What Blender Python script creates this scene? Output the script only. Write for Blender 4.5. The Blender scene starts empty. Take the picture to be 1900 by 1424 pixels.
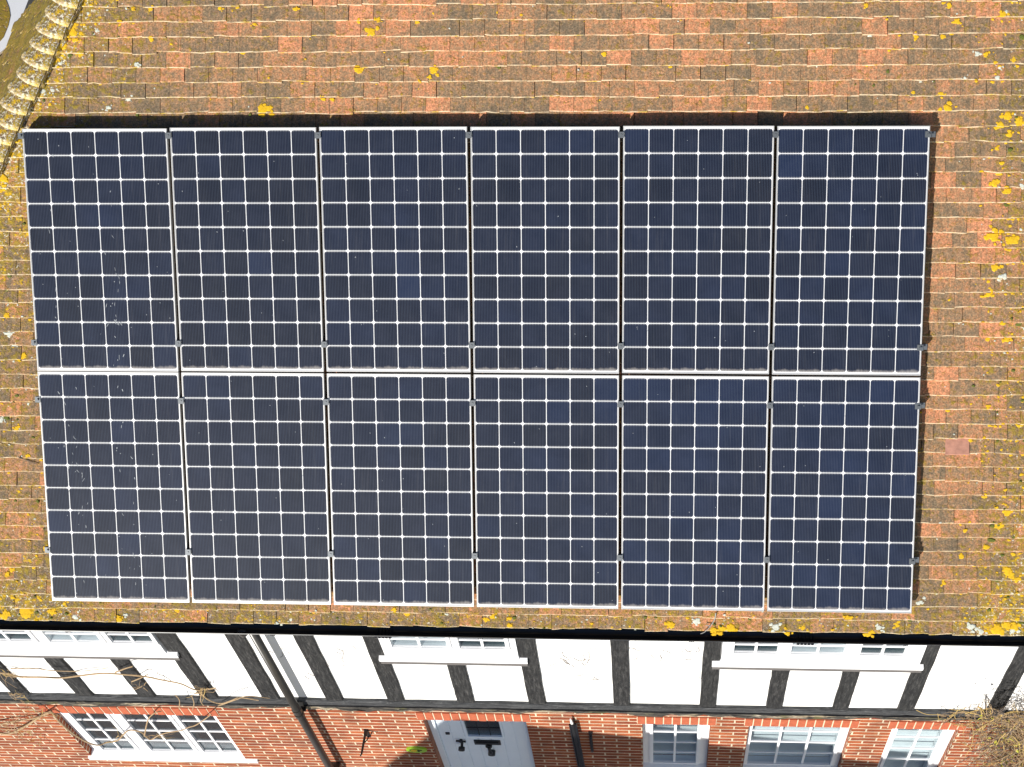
import bpy, math, random
from mathutils import Vector, Matrix
random.seed(7)
PI = math.pi
sc = bpy.context.scene
# ------------------------------------------------------------------ camera (solved from the photograph)
CAM_R = ((0.9985687, 0.0344779, -0.04088785), (0.00793899, -0.85156916, -0.52418216), (-0.05289153, 0.52310729, -0.85062403))
CAM_C = Vector((4.32034686, -4.32267888, 9.67834846))
CAM_F, CAM_CX, CAM_CY, PW, PH = 2791.0425, 1078.262, 761.393, 1900.0, 1424.0
cam_d = bpy.data.cameras.new('camera'); cam = bpy.data.objects.new('camera', cam_d); sc.collection.objects.link(cam)
cam_d.sensor_fit = 'HORIZONTAL'; cam_d.sensor_width = 36.0
cam_d.lens = 36.0 * CAM_F / PW
cam_d.shift_x = (PW / 2 - CAM_CX) / PW; cam_d.shift_y = (CAM_CY - PH / 2) / PW
cam_d.clip_start = 0.1; cam_d.clip_end = 2000
r0, r1, r2 = [Vector(r) for r in CAM_R]
cm = Matrix.Identity(4)
for i in range(3):
    cm[i][0] = r0[i]; cm[i][1] = -r1[i]; cm[i][2] = -r2[i]; cm[i][3] = CAM_C[i]
cam.matrix_world = cm
sc.camera = cam
# ------------------------------------------------------------------ sky, sun, exposure
SUNV = Vector((-0.52, -1.149, 0.317)).normalized()          # towards the sun: low winter sun, front left
SUN_EL = math.asin(SUNV.z); SUN_AZ = math.atan2(-SUNV.x, SUNV.y)
w = bpy.data.worlds.new('World'); sc.world = w; w.use_nodes = True
wn = w.node_tree.nodes; wl = w.node_tree.links
bg = wn['Background']; sky = wn.new('ShaderNodeTexSky'); sky.sky_type = 'NISHITA'; sky.sun_disc = False
sky.sun_elevation = SUN_EL; sky.sun_rotation = SUN_AZ
tn = wn.new('ShaderNodeMix'); tn.data_type = 'RGBA'; tn.blend_type = 'MULTIPLY'; tn.inputs[0].default_value = 1.0; tn.inputs[7].default_value = (0.80, 0.98, 1.26, 1)   # clear blue winter air
wl.new(sky.outputs[0], tn.inputs[6]); wl.new(tn.outputs[2], bg.inputs[0]); bg.inputs[1].default_value = 0.064
sd = bpy.data.lights.new('sun', 'SUN'); sd.energy = 4.8; sd.angle = math.radians(0.5); sd.color = (1.0, 0.955, 0.885)
so = bpy.data.objects.new('sun', sd); sc.collection.objects.link(so); so.location = (0, -6, 20)
so.rotation_euler = SUNV.to_track_quat('Z', 'Y').to_euler()
vs = sc.view_settings; vs.view_transform = 'Standard'; vs.look = 'None'; vs.gamma = 1; vs.use_curve_mapping = False; vs.exposure = 0.52

# ------------------------------------------------------------------ frames and measuring helpers
PIT = math.radians(41.55422711)
X = Vector((1, 0, 0)); U = Vector((0, math.cos(PIT), math.sin(PIT))); N = Vector((0, -math.sin(PIT), math.cos(PIT)))
HB = -0.148                                                    # tile bed below the plane of the panels' top face
def RW(u, v, n=0.0): return X * u + U * v + N * n
def ray(x, y):
    a, b = (x - CAM_CX) / CAM_F, (y - CAM_CY) / CAM_F
    return r0 * a + r1 * b + r2
def onY(x, y, Y):
    d = ray(x, y); return CAM_C + d * ((Y - CAM_C.y) / d.y)
def onP(x, y, p, n):
    d = ray(x, y); return CAM_C + d * ((p - CAM_C).dot(n) / d.dot(n))
def onR(x, y, n=0.0):
    q = onP(x, y, N * n, N); return q.x, q.dot(U)

# ------------------------------------------------------------------ node helpers
class NT:
    def __init__(s, name):
        s.m = bpy.data.materials.new(name); s.m.use_nodes = True
        s.t = s.m.node_tree; s.p = s.t.nodes['Principled BSDF']; s.out = s.t.nodes['Material Output']
    def n(s, typ, ins=None, **kw):
        nd = s.t.nodes.new('ShaderNode' + typ)
        for k, v in kw.items(): setattr(nd, k, v)
        for k, v in (ins or {}).items(): s.set(nd.inputs[k], v)
        return nd
    def set(s, sock, v):
        if isinstance(v, bpy.types.NodeSocket): s.t.links.new(v, sock)
        elif isinstance(v, bpy.types.Node): s.t.links.new(v.outputs[0], sock)
        else:
            if sock.type == 'RGBA' and not isinstance(v, float) and len(v) == 3: v = (*v, 1)
            sock.default_value = v
    def P(s, **kw):
        nm = dict(base='Base Color', rough='Roughness', metal='Metallic', spec='Specular IOR Level', coat='Coat Weight', coatr='Coat Roughness', normal='Normal')
        for k, v in kw.items(): s.set(s.p.inputs[nm[k]], v)
        return s.m
    def obj(s): return s.n('TexCoord').outputs['Object']
    def noise(s, vec, scale, detail=4, rough=0.6, dist=0.0):
        return s.n('TexNoise', {'Vector': vec, 'Scale': scale, 'Detail': float(detail), 'Roughness': rough, 'Distortion': dist}).outputs[0]
    def ramp(s, fac, stops):
        r = s.n('ValToRGB', {'Fac': fac}); e = r.color_ramp.elements
        while len(e) < len(stops): e.new(0.5)
        for a, (p, c) in zip(e, stops):
            a.position = p; a.color = (c, c, c, 1) if isinstance(c, (int, float)) else (*c, 1)
        return r.outputs[0]
    def mix(s, f, a, b, mode='MIX'):
        m = s.n('Mix', data_type='RGBA', blend_type=mode)
        s.set(m.inputs[0], f); s.set(m.inputs[6], a); s.set(m.inputs[7], b); return m.outputs[2]
    def math(s, op, a, b=0.0, c=0.0):
        m = s.n('Math', operation=op); s.set(m.inputs[0], a); s.set(m.inputs[1], b); s.set(m.inputs[2], c); return m.outputs[0]
    def mapr(s, v, a, b, c=0.0, d=1.0):
        return s.n('MapRange', {0: v, 1: a, 2: b, 3: c, 4: d}).outputs[0]
    def bump(s, h, strength=0.5, dist=0.01):
        return s.n('Bump', {'Height': h, 'Strength': strength, 'Distance': dist}).outputs[0]
    def attr(s, name): return s.n('Attribute', attribute_name=name)
    def scalev(s, vec, sx, sy, sz): return s.n('Mapping', {'Vector': vec, 'Scale': (sx, sy, sz)}).outputs[0]

def simple(name, col, rough=0.6, metal=0.0, var=0.15, scale=8.0, bump=0.0, spec=0.5):
    t = NT(name); o = t.obj(); f = t.noise(o, scale, 5)
    c = t.mix(f, [x * (1 - var) for x in col], [min(1, x * (1 + var)) for x in col])
    t.P(base=c, rough=rough, metal=metal, spec=spec)
    if bump: t.P(normal=t.bump(f, bump, 0.004))
    return t.m

def tile_material(name, moss_gain=0.0, crust=0.0):
    t = NT(name); o = t.obj()
    rid = t.attr('tile_id').outputs['Fac']; edge = t.attr('edge').outputs['Fac']; damp = t.attr('damp').outputs['Fac']
    fine = t.noise(o, 95, 5, 0.75); mid = t.noise(o, 17, 5, 0.65); big = t.noise(o, 1.1, 3, 0.5); grit = t.noise(o, 210, 2, 0.6)
    k = t.math('ADD', t.math('MULTIPLY_ADD', rid, 0.62, 0.14), t.mapr(big, 0.3, 0.7, -0.10, 0.10))
    k = t.math('ADD', k, t.mapr(mid, 0.25, 0.75, -0.36, 0.36))
    k = t.math('ADD', k, t.mapr(t.noise(o, 58, 5, 0.8), 0.3, 0.7, -0.34, 0.34))
    k = t.math('ADD', k, t.mapr(t.noise(t.scalev(o, 70, 6, 6), 1.0, 3, 0.6), 0.3, 0.7, -0.14, 0.14))
    body = t.ramp(k, [(0.0, (0.150, 0.112, 0.072)), (0.26, (0.240, 0.155, 0.090)), (0.50, (0.345, 0.188, 0.098)), (0.74, (0.480, 0.205, 0.105)), (1.0, (0.64, 0.260, 0.135))])
    sp = t.ramp(fine, [(0.32, 0.30), (0.50, 1.0), (0.66, 1.8)])
    body = t.mix(0.75, body, sp, 'MULTIPLY')
    # pale bloom and dark algae patches
    pale = t.math('MULTIPLY', t.ramp(t.noise(o, 42, 4, 0.7), [(0.56, 0), (0.68, 1)]), t.ramp(grit, [(0.42, 0), (0.62, 1)]))
    body = t.mix(t.math('MULTIPLY', pale, 0.5), body, (0.52, 0.39, 0.21))
    dark = t.math('MULTIPLY', t.ramp(t.noise(o, 26, 4, 0.7), [(0.52, 0), (0.66, 1)]), 0.38)
    body = t.mix(dark, body, (0.085, 0.066, 0.038))
    # moss film: follows the damp places of the roof
    mn = t.math('ADD', t.noise(o, 33, 5, 0.72), t.mapr(mid, 0.3, 0.7, -0.20, 0.20))
    mn = t.math('ADD', mn, t.math('MULTIPLY', t.math('ADD', t.math('ADD', damp, moss_gain), 0.06), 0.190))
    moss = t.ramp(mn, [(0.585, 0), (0.80, 1)])
    mc = t.mix(t.noise(o, 60, 3), (0.120, 0.100, 0.014), (0.40, 0.28, 0.030))
    body = t.mix(t.math('MULTIPLY', moss, 0.88), body, mc)
    # pale crusty lichen and yellow film where it is damp
    wl_ = t.math('ADD', t.noise(o, 48, 6, 0.75), t.math('MULTIPLY', t.math('ADD', damp, crust), 0.150))
    body = t.mix(t.ramp(wl_, [(0.72, 0), (0.76, 1)]), body, (0.66, 0.63, 0.52))
    yl = t.math('ADD', t.noise(t.n('VectorMath', {0: o, 1: (3.1, 7.7, 1.3)}), 24, 5, 0.72), t.math('MULTIPLY', damp, 0.175))
    body = t.mix(t.ramp(yl, [(0.71, 0), (0.80, 1)]), body, (0.60, 0.37, 0.012))
    # weathered lower edge, crusted with lichen
    e = t.math('MULTIPLY', edge, t.ramp(t.noise(o, 9, 4, 0.7), [(0.36, 0.12), (0.58, 1.0)]))
    body = t.mix(t.math('MULTIPLY', e, 0.85), body, t.mix(t.ramp(t.noise(o, 13, 3), [(0.56, 0), (0.64, 1)]), (0.80, 0.67, 0.46), (0.66, 0.48, 0.06)))
    h = t.math('ADD', t.math('MULTIPLY', fine, 0.6), t.math('MULTIPLY', moss, 0.9))
    return t.P(base=body, rough=0.92, spec=0.25, normal=t.bump(h, 0.75, 0.006))

def brick_material():
    t = NT('red_brick'); o = t.obj(); s = t.n('SeparateXYZ', {0: o})
    a = t.math('ADD', s.outputs[0], s.outputs[1])
    wob = t.math('MULTIPLY', t.math('SUBTRACT', t.noise(o, 9, 3), 0.5), 0.010)
    v = t.n('CombineXYZ', {0: t.math('ADD', a, wob), 1: t.math('ADD', s.outputs[2], wob), 2: 0.0})
    b = t.n('TexBrick', {'Vector': v, 'Color1': (0.230, 0.047, 0.019), 'Color2': (0.37, 0.100, 0.036), 'Mortar': (0.62, 0.50, 0.36), 'Scale': 1.0,
                         'Mortar Size': 0.0085, 'Mortar Smooth': 0.25, 'Bias': 0.0, 'Brick Width': 0.225, 'Row Height': 0.075}, offset=0.5, squash=1.0)
    n1 = t.noise(o, 70, 5, 0.7); n2 = t.noise(o, 5, 4, 0.6)
    c = t.mix(0.7, b.outputs[0], t.ramp(n1, [(0.3, 0.55), (0.7, 1.25)]), 'MULTIPLY')
    c = t.mix(0.7, c, t.ramp(n2, [(0.32, 0.55), (0.62, 1.15)]), 'MULTIPLY')
    c = t.mix(t.math('MULTIPLY', t.ramp(t.noise(t.scalev(o, 1, 1, 3), 4.3, 3, 0.5), [(0.52, 0), (0.66, 1)]), t.math('MULTIPLY', t.math('SUBTRACT', 1.0, b.outputs[1]), 0.55)), c, (0.16, 0.055, 0.040))
    g = t.math('MULTIPLY', t.ramp(t.noise(o, 14, 4, 0.7), [(0.55, 0), (0.75, 1)]), 0.3)
    c = t.mix(g, c, (0.30, 0.20, 0.10))
    h = t.math('SUBTRACT', t.math('MULTIPLY', n1, 0.25), b.outputs[1])
    return t.P(base=c, rough=0.88, spec=0.25, normal=t.bump(h, 0.9, 0.010))

def timber_material(name, axis, cols):
    t = NT(name); o = t.obj()
    sc_ = (9, 9, 1.2) if axis == 'z' else (1.2, 9, 14)
    g = t.noise(t.scalev(o, *sc_), 6, 6, 0.7, 0.4); f = t.noise(o, 40, 5, 0.7)
    c = t.ramp(g, [(0.30, cols[0]), (0.52, cols[1]), (0.72, cols[2])])
    c = t.mix(0.55, c, t.ramp(f, [(0.35, 0.6), (0.7, 1.3)]), 'MULTIPLY')
    sp = t.noise(t.scalev(o, *((30, 30, 1.0) if axis == 'z' else (1.0, 30, 34))), 1.6, 3, 0.5)
    c = t.mix(t.ramp(t.math('ABSOLUTE', t.math('SUBTRACT', sp, 0.5)), [(0.0, 0.9), (0.022, 0.0)]), c, (0.008, 0.008, 0.008))
    wr = t.ramp(t.noise(o, 22, 4, 0.7), [(0.62, 0), (0.72, 1)]); c = t.mix(t.math('MULTIPLY', wr, 0.35), c, (0.26, 0.255, 0.245))
    return t.P(base=c, rough=0.85, spec=0.3, normal=t.bump(g, 0.8, 0.008))

def plaster_material():
    t = NT('white_render'); o = t.obj()
    c = t.mix(t.noise(o, 3.5, 5, 0.6), (0.80, 0.79, 0.77), (0.86, 0.855, 0.84))
    st = t.ramp(t.noise(t.scalev(o, 6, 6, 0.9), 4, 5, 0.65), [(0.58, 0), (0.78, 1)])
    c = t.mix(t.math('MULTIPLY', st, 0.12), c, (0.60, 0.58, 0.54))
    return t.P(base=c, rough=0.9, spec=0.2, normal=t.bump(t.noise(o, 55, 5), 0.25, 0.003))

def cell_material():
    t = NT('silicon_cell'); uv = t.n('UVMap', uv_map='UVMap').outputs[0]; s = t.n('SeparateXYZ', {0: uv})
    rid = t.attr('cell_id').outputs['Fac']; o = t.obj()
    fr = t.math('FRACT', t.math('MULTIPLY', s.outputs[0], 15.0))
    fin = t.ramp(t.math('ABSOLUTE', t.math('SUBTRACT', fr, 0.5)), [(0.13, 1), (0.24, 0)])
    rr = t.math('FRACT', t.math('MULTIPLY', s.outputs[1], 30.0))
    row = t.ramp(t.math('ABSOLUTE', t.math('SUBTRACT', rr, 0.5)), [(0.25, 1), (0.45, 0.45)])
    tone = t.math('ADD', rid, t.mapr(t.noise(o, 3.0, 3), 0.3, 0.7, -0.2, 0.2))
    c = t.ramp(tone, [(0.0, (0.0030, 0.0036, 0.0100)), (0.5, (0.0032, 0.0056, 0.0190)), (1.0, (0.0040, 0.0105, 0.038))])
    c = t.mix(t.math('MULTIPLY', t.math('MULTIPLY', fin, row), 0.66), c, (0.040, 0.055, 0.084))
    # silver comb ends at the upper and lower rim of each cell
    rim = t.ramp(t.math('ABSOLUTE', t.math('SUBTRACT', s.outputs[1], 0.5)), [(0.445, 0), (0.475, 1)])
    c = t.mix(t.math('MULTIPLY', t.math('MULTIPLY', rim, fin), 0.6), c, (0.42, 0.43, 0.45))
    dust = t.ramp(t.noise(o, 160, 3, 0.8), [(0.70, 0), (0.78, 1)])
    c = t.mix(t.math('MULTIPLY', dust, 0.35), c, (0.34, 0.35, 0.37))
    film = t.math('MULTIPLY', t.mapr(t.noise(o, 6, 4), 0.35, 0.7, 0, 1), 0.02)
    c = t.mix(film, c, (0.30, 0.29, 0.28))
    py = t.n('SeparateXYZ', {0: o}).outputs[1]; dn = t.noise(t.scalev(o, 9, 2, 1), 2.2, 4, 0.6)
    band = t.ramp(t.math('ADD', py, t.math('MULTIPLY', dn, -0.045)), [(0.0, 0.42), (0.016, 0.0)])   # silt above the lower frame, with its pale glare painted in
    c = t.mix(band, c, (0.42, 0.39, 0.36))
    run = t.ramp(t.noise(t.scalev(o, 26, 1.2, 1), 1.5, 4, 0.65), [(0.56, 0), (0.74, 1)])
    c = t.mix(t.math('MULTIPLY', run, 0.05), c, (0.30, 0.30, 0.31))
    return t.P(base=c, rough=0.45, spec=0.1, coat=0.45, coatr=0.03)

def glass_material(name, tint, gloss):
    t = NT(name)
    tr = t.n('BsdfTransparent', {'Color': tint}); gl = t.n('BsdfGlossy', {'Color': (0.9, 0.95, 1.0), 'Roughness': 0.02})
    f = t.n('Fresnel', {'IOR': 1.5}); front = t.math('SUBTRACT', 1.0, t.n('NewGeometry').outputs['Backfacing'])
    m = t.n('MixShader', {0: t.math('MULTIPLY', t.math('ADD', f, gloss), front), 1: tr, 2: gl})
    t.t.links.new(m.outputs[0], t.out.inputs[0]); return t.m

M_TILE = tile_material('clay_tile'); M_TILE_MOSSY = tile_material('mossy_clay_tile', 1.0); M_BONNET = tile_material('lichened_clay_tile', 0.3, 0.32)
M_UNDER = simple('roof_underlay', (0.02, 0.017, 0.015), 0.95)
M_BRICK = brick_material()
M_SOLDIER = simple('rubbed_brick', (0.37, 0.090, 0.038), 0.85, var=0.4, scale=26, bump=0.5)
M_MORTAR = simple('lime_mortar', (0.62, 0.50, 0.35), 0.95, var=0.2, scale=40)
M_POST = timber_material('weathered_timber', 'z', ((0.008, 0.008, 0.009), (0.027, 0.027, 0.027), (0.085, 0.082, 0.079)))
M_BEAM = timber_material('weathered_beam', 'x', ((0.018, 0.019, 0.021), (0.054, 0.056, 0.059), (0.130, 0.130, 0.131)))
def ledge_material():
    t = NT('rotting_ledge'); o = t.obj()
    g = t.noise(t.scalev(o, 2.2, 14, 22), 2.0, 6, 0.75, 0.6); p = t.noise(t.scalev(o, 0.9, 6, 6), 1.6, 4, 0.6)
    c = t.ramp(g, [(0.36, (0.010, 0.010, 0.010)), (0.50, (0.060, 0.055, 0.048)), (0.66, (0.15, 0.135, 0.11))])
    rot = t.ramp(t.math('ADD', p, t.mapr(g, 0.3, 0.7, -0.1, 0.1)), [(0.54, 0), (0.62, 1)])
    c = t.mix(t.math('MULTIPLY', rot, 0.85), c, t.ramp(g, [(0.36, (0.05, 0.03, 0.015)), (0.5, (0.34, 0.27, 0.17)), (0.66, (0.62, 0.54, 0.42))]))
    gr = t.ramp(t.noise(o, 7, 4), [(0.56, 0), (0.7, 1)]); c = t.mix(t.math('MULTIPLY', gr, 0.5), c, (0.13, 0.13, 0.04))
    return t.P(base=c, rough=0.9, spec=0.2, normal=t.bump(g, 1.0, 0.012))
M_LEDGE = ledge_material()
M_PLASTER = plaster_material()
M_UPVC = simple('white_plastic', (0.83, 0.83, 0.84), 0.35, var=0.03, scale=5)
M_SILLEDGE = simple('grey_sill_edge', (0.115, 0.105, 0.10), 0.8, var=0.3, scale=20)
M_GLASS = glass_material('window_glass', (0.90, 0.94, 0.95), 0.03)
M_DARKGLASS = glass_material('dim_window_glass', (0.55, 0.62, 0.63), 0.0)
M_BLIND = simple('white_blind', (0.66, 0.67, 0.68), 0.6, var=0.06)
M_ROOM = simple('dim_room', (0.012, 0.014, 0.015), 0.9, var=0.3)
M_DOOR = simple('pale_blue_paint', (0.80, 0.87, 0.95), 0.45, var=0.05, scale=3)
M_BLACK = simple('black_iron', (0.012, 0.012, 0.013), 0.45, var=0.3)
M_GUTTER = simple('black_plastic', (0.010, 0.011, 0.014), 0.30, var=0.35, scale=6)
M_PIPE = simple('dark_brown_plastic', (0.030, 0.027, 0.023), 0.35, var=0.4, scale=9)
M_ALU = simple('anodised_aluminium', (0.47, 0.465, 0.455), 0.38, 0.35, var=0.06, scale=4)
M_CLAMP = simple('grey_alloy', (0.11, 0.12, 0.13), 0.45, 0.5, var=0.3, scale=60)
M_SHEET = simple('white_backsheet', (0.66, 0.66, 0.67), 0.4, var=0.02)
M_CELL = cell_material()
M_DROP = simple('bird_lime', (0.30, 0.32, 0.34), 0.9, var=0.2, scale=60)
M_YLICHEN = simple('yellow_lichen', (0.60, 0.36, 0.008), 0.95, var=0.55, scale=70, bump=0.8)
M_WLICHEN = simple('pale_grey_lichen', (0.50, 0.52, 0.45), 0.95, var=0.5, scale=60, bump=0.8)
M_MOSS = simple('cushion_moss', (0.10, 0.115, 0.016), 0.95, var=0.6, scale=70, bump=0.8)
M_STEM = simple('dry_stem', (0.34, 0.235, 0.13), 0.85, var=0.4, scale=30)
M_TAN = simple('golden_stem', (0.46, 0.32, 0.11), 0.8, var=0.35, scale=30)
M_TWIG = simple('dead_twig', (0.13, 0.10, 0.08), 0.9, var=0.4, scale=30)
M_LEAF = simple('withered_leaf', (0.17, 0.105, 0.05), 0.85, var=0.5, scale=18)
M_GREEN = simple('yellow_green_leaf', (0.36, 0.34, 0.03), 0.7, var=0.5, scale=18)
M_LEAD = simple('pale_lead', (0.74, 0.75, 0.77), 0.55, 0.0, var=0.1, scale=3)
M_LIME = simple('lime_green_enamel', (0.33, 0.56, 0.03), 0.35, var=0.08)
M_YEL = simple('yellow_enamel', (0.80, 0.55, 0.02), 0.4, var=0.15, scale=50)
M_GRAVEL = simple('pale_paving', (0.55, 0.55, 0.54), 0.95, var=0.5, scale=60, bump=0.6)
M_WHITE = simple('white_paint', (0.82, 0.82, 0.80), 0.5, var=0.05)
M_REVEAL = simple('shaded_reveal_render', (0.55, 0.5, 0.45), 0.9)
M_TENDRIL = simple('dead_tendril', (0.24, 0.21, 0.19), 0.9, var=0.3, scale=50)

# ------------------------------------------------------------------ mesh builder
def root_loc(o):
    while o.parent: o = o.parent
    return o.location
class MB:
    def __init__(s): s.v = []; s.f = []; s.mi = []; s.pa = {}; s.uv = None; s.fa = {}
    def add(s, vs_, fs, mi=0):
        b = len(s.v); s.v += [Vector(p) for p in vs_]
        for f in fs: s.f.append([i + b for i in f]); s.mi.append(mi)
        return b
    def box(s, x0, x1, y0, y1, z0, z1, mi=0, T=None):
        p = [Vector((x, y, z)) for z in (z0, z1) for y in (y0, y1) for x in (x0, x1)]
        if T: p = [T(q) for q in p]
        s.add(p, [(0, 2, 3, 1), (4, 5, 7, 6), (0, 1, 5, 4), (2, 6, 7, 3), (0, 4, 6, 2), (1, 3, 7, 5)], mi); return s
    def tube(s, pts, r, k=6, mi=0, r_end=None, cap=True):
        pts = [Vector(p) for p in pts]; n = len(pts)
        if n < 2: return s
        b = len(s.v); prev = None
        for i, p in enumerate(pts):
            d = (pts[min(i + 1, n - 1)] - pts[max(i - 1, 0)])
            if d.length < 1e-9: d = Vector((0, 0, 1))
            d.normalize()
            a = prev - d * prev.dot(d) if prev else d.orthogonal()
            if a.length < 1e-6: a = d.orthogonal()
            a.normalize(); prev = a; c = d.cross(a)
            rr = r if r_end is None else r + (r_end - r) * i / (n - 1)
            for j in range(k):
                t = 2 * PI * j / k; s.v.append(p + (a * math.cos(t) + c * math.sin(t)) * rr)
        for i in range(n - 1):
            for j in range(k):
                s.f.append([b + i * k + j, b + i * k + (j + 1) % k, b + (i + 1) * k + (j + 1) % k, b + (i + 1) * k + j]); s.mi.append(mi)
        if cap:
            s.f.append([b + j for j in range(k)][::-1]); s.mi.append(mi)
            s.f.append([b + (n - 1) * k + j for j in range(k)]); s.mi.append(mi)
        return s
    def build(s, name, mats, parent=None, local=False, smooth=False, kind=None):
        me = bpy.data.meshes.new(name)
        off = root_loc(parent) if (parent and not local) else Vector((0, 0, 0))
        me.from_pydata([tuple(p - off) for p in s.v], [], s.f)
        mats = mats if isinstance(mats, (list, tuple)) else [mats]
        for m in mats: me.materials.append(m)
        me.polygons.foreach_set('material_index', s.mi)
        if smooth: me.polygons.foreach_set('use_smooth', [True] * len(s.f))
        for k, v in s.pa.items(): me.attributes.new(k, 'FLOAT', 'POINT').data.foreach_set('value', v)
        for k, v in s.fa.items(): me.attributes.new(k, 'FLOAT', 'FACE').data.foreach_set('value', v)
        if s.uv:
            l = me.uv_layers.new(name='UVMap'); l.data.foreach_set('uv', [c for p in s.uv for c in p])
        me.update()
        o = bpy.data.objects.new(name, me); sc.collection.objects.link(o)
        if parent: o.parent = parent
        if kind: o['kind'] = kind
        return o
def tag(o, label=None, cat=None, group=None, kind=None):
    for k, v in (('label', label), ('category', cat), ('group', group), ('kind', kind)):
        if v: o[k] = v
    return o
def empty(name, loc, label, cat, group=None, mat=None):
    o = bpy.data.objects.new(name, None); sc.collection.objects.link(o); o.empty_display_size = 0.2
    if mat is not None: o.matrix_world = mat
    else: o.location = loc
    return tag(o, label, cat, group)
def spline(pts, n=8):
    pts = [Vector(p) for p in pts]; out = []
    for i in range(len(pts) - 1):
        p0, p1, p2, p3 = pts[max(i - 1, 0)], pts[i], pts[i + 1], pts[min(i + 2, len(pts) - 1)]
        for k in range(n):
            t = k / n
            out.append(0.5 * ((2 * p1) + (p2 - p0) * t + (2 * p0 - 5 * p1 + 4 * p2 - p3) * t * t + (3 * p1 - p0 - 3 * p2 + p3) * t ** 3))
    out.append(pts[-1]); return out

# ------------------------------------------------------------------ ground
GZ = -5.05
g = MB(); g.add([(-300, -300, GZ), (300, -300, GZ), (300, 300, GZ), (-300, 300, GZ)], [(0, 1, 2, 3)])
tag(g.build('ground', M_GRAVEL), kind='structure')

# ================================================================== THE COTTAGE
house = empty('cottage', (3.0, 0.2, GZ), 'half-timbered brick cottage with white render and a mossy clay tile roof', 'cottage')
V_EAVE, GAUGE, TW = -0.19, 0.1, 0.1655
HIPK = 0.56
def hipx(v): return 0.118 + HIPK * (v - 3.84)
HIPDIR = (RW(hipx(5), 5, HB) - RW(hipx(4), 4, HB)).normalized()
Y_ = Vector((0, 1, 0))
N2 = Y_.cross(HIPDIR).normalized(); N2 = N2 if N2.z > 0 else -N2
U2 = N2.cross(-Y_).normalized(); U2 = U2 if U2.z > 0 else -U2
HO = RW(hipx(3.84), 3.84, HB)

def tile_surface(v):                                           # height of a tile's upper face above the bed
    t = ((v - V_EAVE) / GAUGE) % 1.0
    return 0.029 - 0.0185 * t
class TileField:
    """plain clay tiles laid in courses; each tile is a cambered slab with a worn lower arris"""
    def __init__(s): s.m = MB(); s.tid = []; s.edge = []; s.damp = []
    def tile(s, F, u0, u1, v0, clampfun, damp, rid):
        nx = 4; rows = ((0.0, -0.0055), (0.0032, -0.0010), (0.0075, 0.0), (0.152, 0.0))
        tw = random.gauss(0, 0.0022); lift = abs(random.gauss(0, 0.0026)); dv = random.gauss(0, 0.0030); sk = random.gauss(0, 0.002)
        camber = random.uniform(0.000, 0.003)
        jit = [random.gauss(0, 0.0009) for _ in range(nx + 1)]
        if random.random() < 0.12: jit[random.randrange(nx + 1)] += random.uniform(0.002, 0.006)
        if random.random() < 0.02: dv -= random.uniform(0.006, 0.014)
        V = []; E = []
        def pt(i, s_, h):
            t = i / nx; u = u0 + (u1 - u0) * t
            v = v0 + s_ + dv + sk * (t - 0.5) * 2 * (1 if s_ < 0.06 else 0) + (jit[i] if s_ < 0.02 else 0)
            hh = (0.029 + lift) * (1 - s_ / 0.152) + 0.0005 - camber * (2 * t - 1) ** 2 + tw * (2 * t - 1) + h
            u, v = clampfun(u, v)
            return F(u, v, hh)
        for s_, h in rows:
            for i in range(nx + 1): V.append(pt(i, s_, h)); E.append(1.0 if s_ < 0.003 else (0.8 if s_ < 0.005 else 0.0))
        b2 = len(V)
        for i in range(nx + 1): V.append(pt(i, 0.0015, -0.0165)); E.append(0.65)
        b3 = len(V)
        for s_ in (0.05, 0.152):
            for i in (0, nx): V.append(pt(i, s_, -0.0165)); E.append(0.0)
        f = []
        W_ = nx + 1
        for r in range(3):
            for i in range(nx): f.append((r * W_ + i, r * W_ + i + 1, (r + 1) * W_ + i + 1, (r + 1) * W_ + i))
        for i in range(nx): f.append((b2 + i, b2 + i + 1, i + 1, i))
        f += [(b2, 0, W_), (b2, W_, 2 * W_, b3), (b3, 2 * W_, 3 * W_, b3 + 2)]
        e = nx
        f += [(b2 + e, W_ + e, e), (b2 + e, b3 + 1, 2 * W_ + e, W_ + e), (b3 + 1, b3 + 3, 3 * W_ + e, 2 * W_ + e)]
        s.m.add(V, f); s.edge += E; s.damp += [damp] * len(V); s.tid += [rid] * len(f)
    def field(s, F, rows, u_lo, u_hi, clampfun, keep, dampfun, skipfun=None, tint=None):
        for k in rows:
            v0 = V_EAVE + k * GAUGE
            u = u_lo + (k % 2) * TW / 2 + random.uniform(-0.02, 0.02)
            while u < u_hi:
                gap = random.uniform(0.0008, 0.0028) if random.random() < 0.78 else random.uniform(0.003, 0.006)
                uw = TW + random.gauss(0, 0.0012)
                if keep(u, u + uw, v0):
                    r = random.random()
                    rid = random.uniform(0.0, 0.28) if r < 0.34 else random.uniform(0.26, 0.62) if r < 0.76 else random.uniform(0.62, 1.0)
                    if tint: rid = min(1, max(0, rid + tint(u, v0)))
                    s.tile(F, u, u + uw - gap, v0, clampfun, dampfun(u + uw / 2, v0), rid)
                u += uw
    def finish(s, name, mats, parent):
        s.m.pa = {'edge': s.edge, 'damp': s.damp}; s.m.fa = {'tile_id': s.tid}
        return s.m.build(name, mats, parent)
V_RIDGE = 5.01
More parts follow.
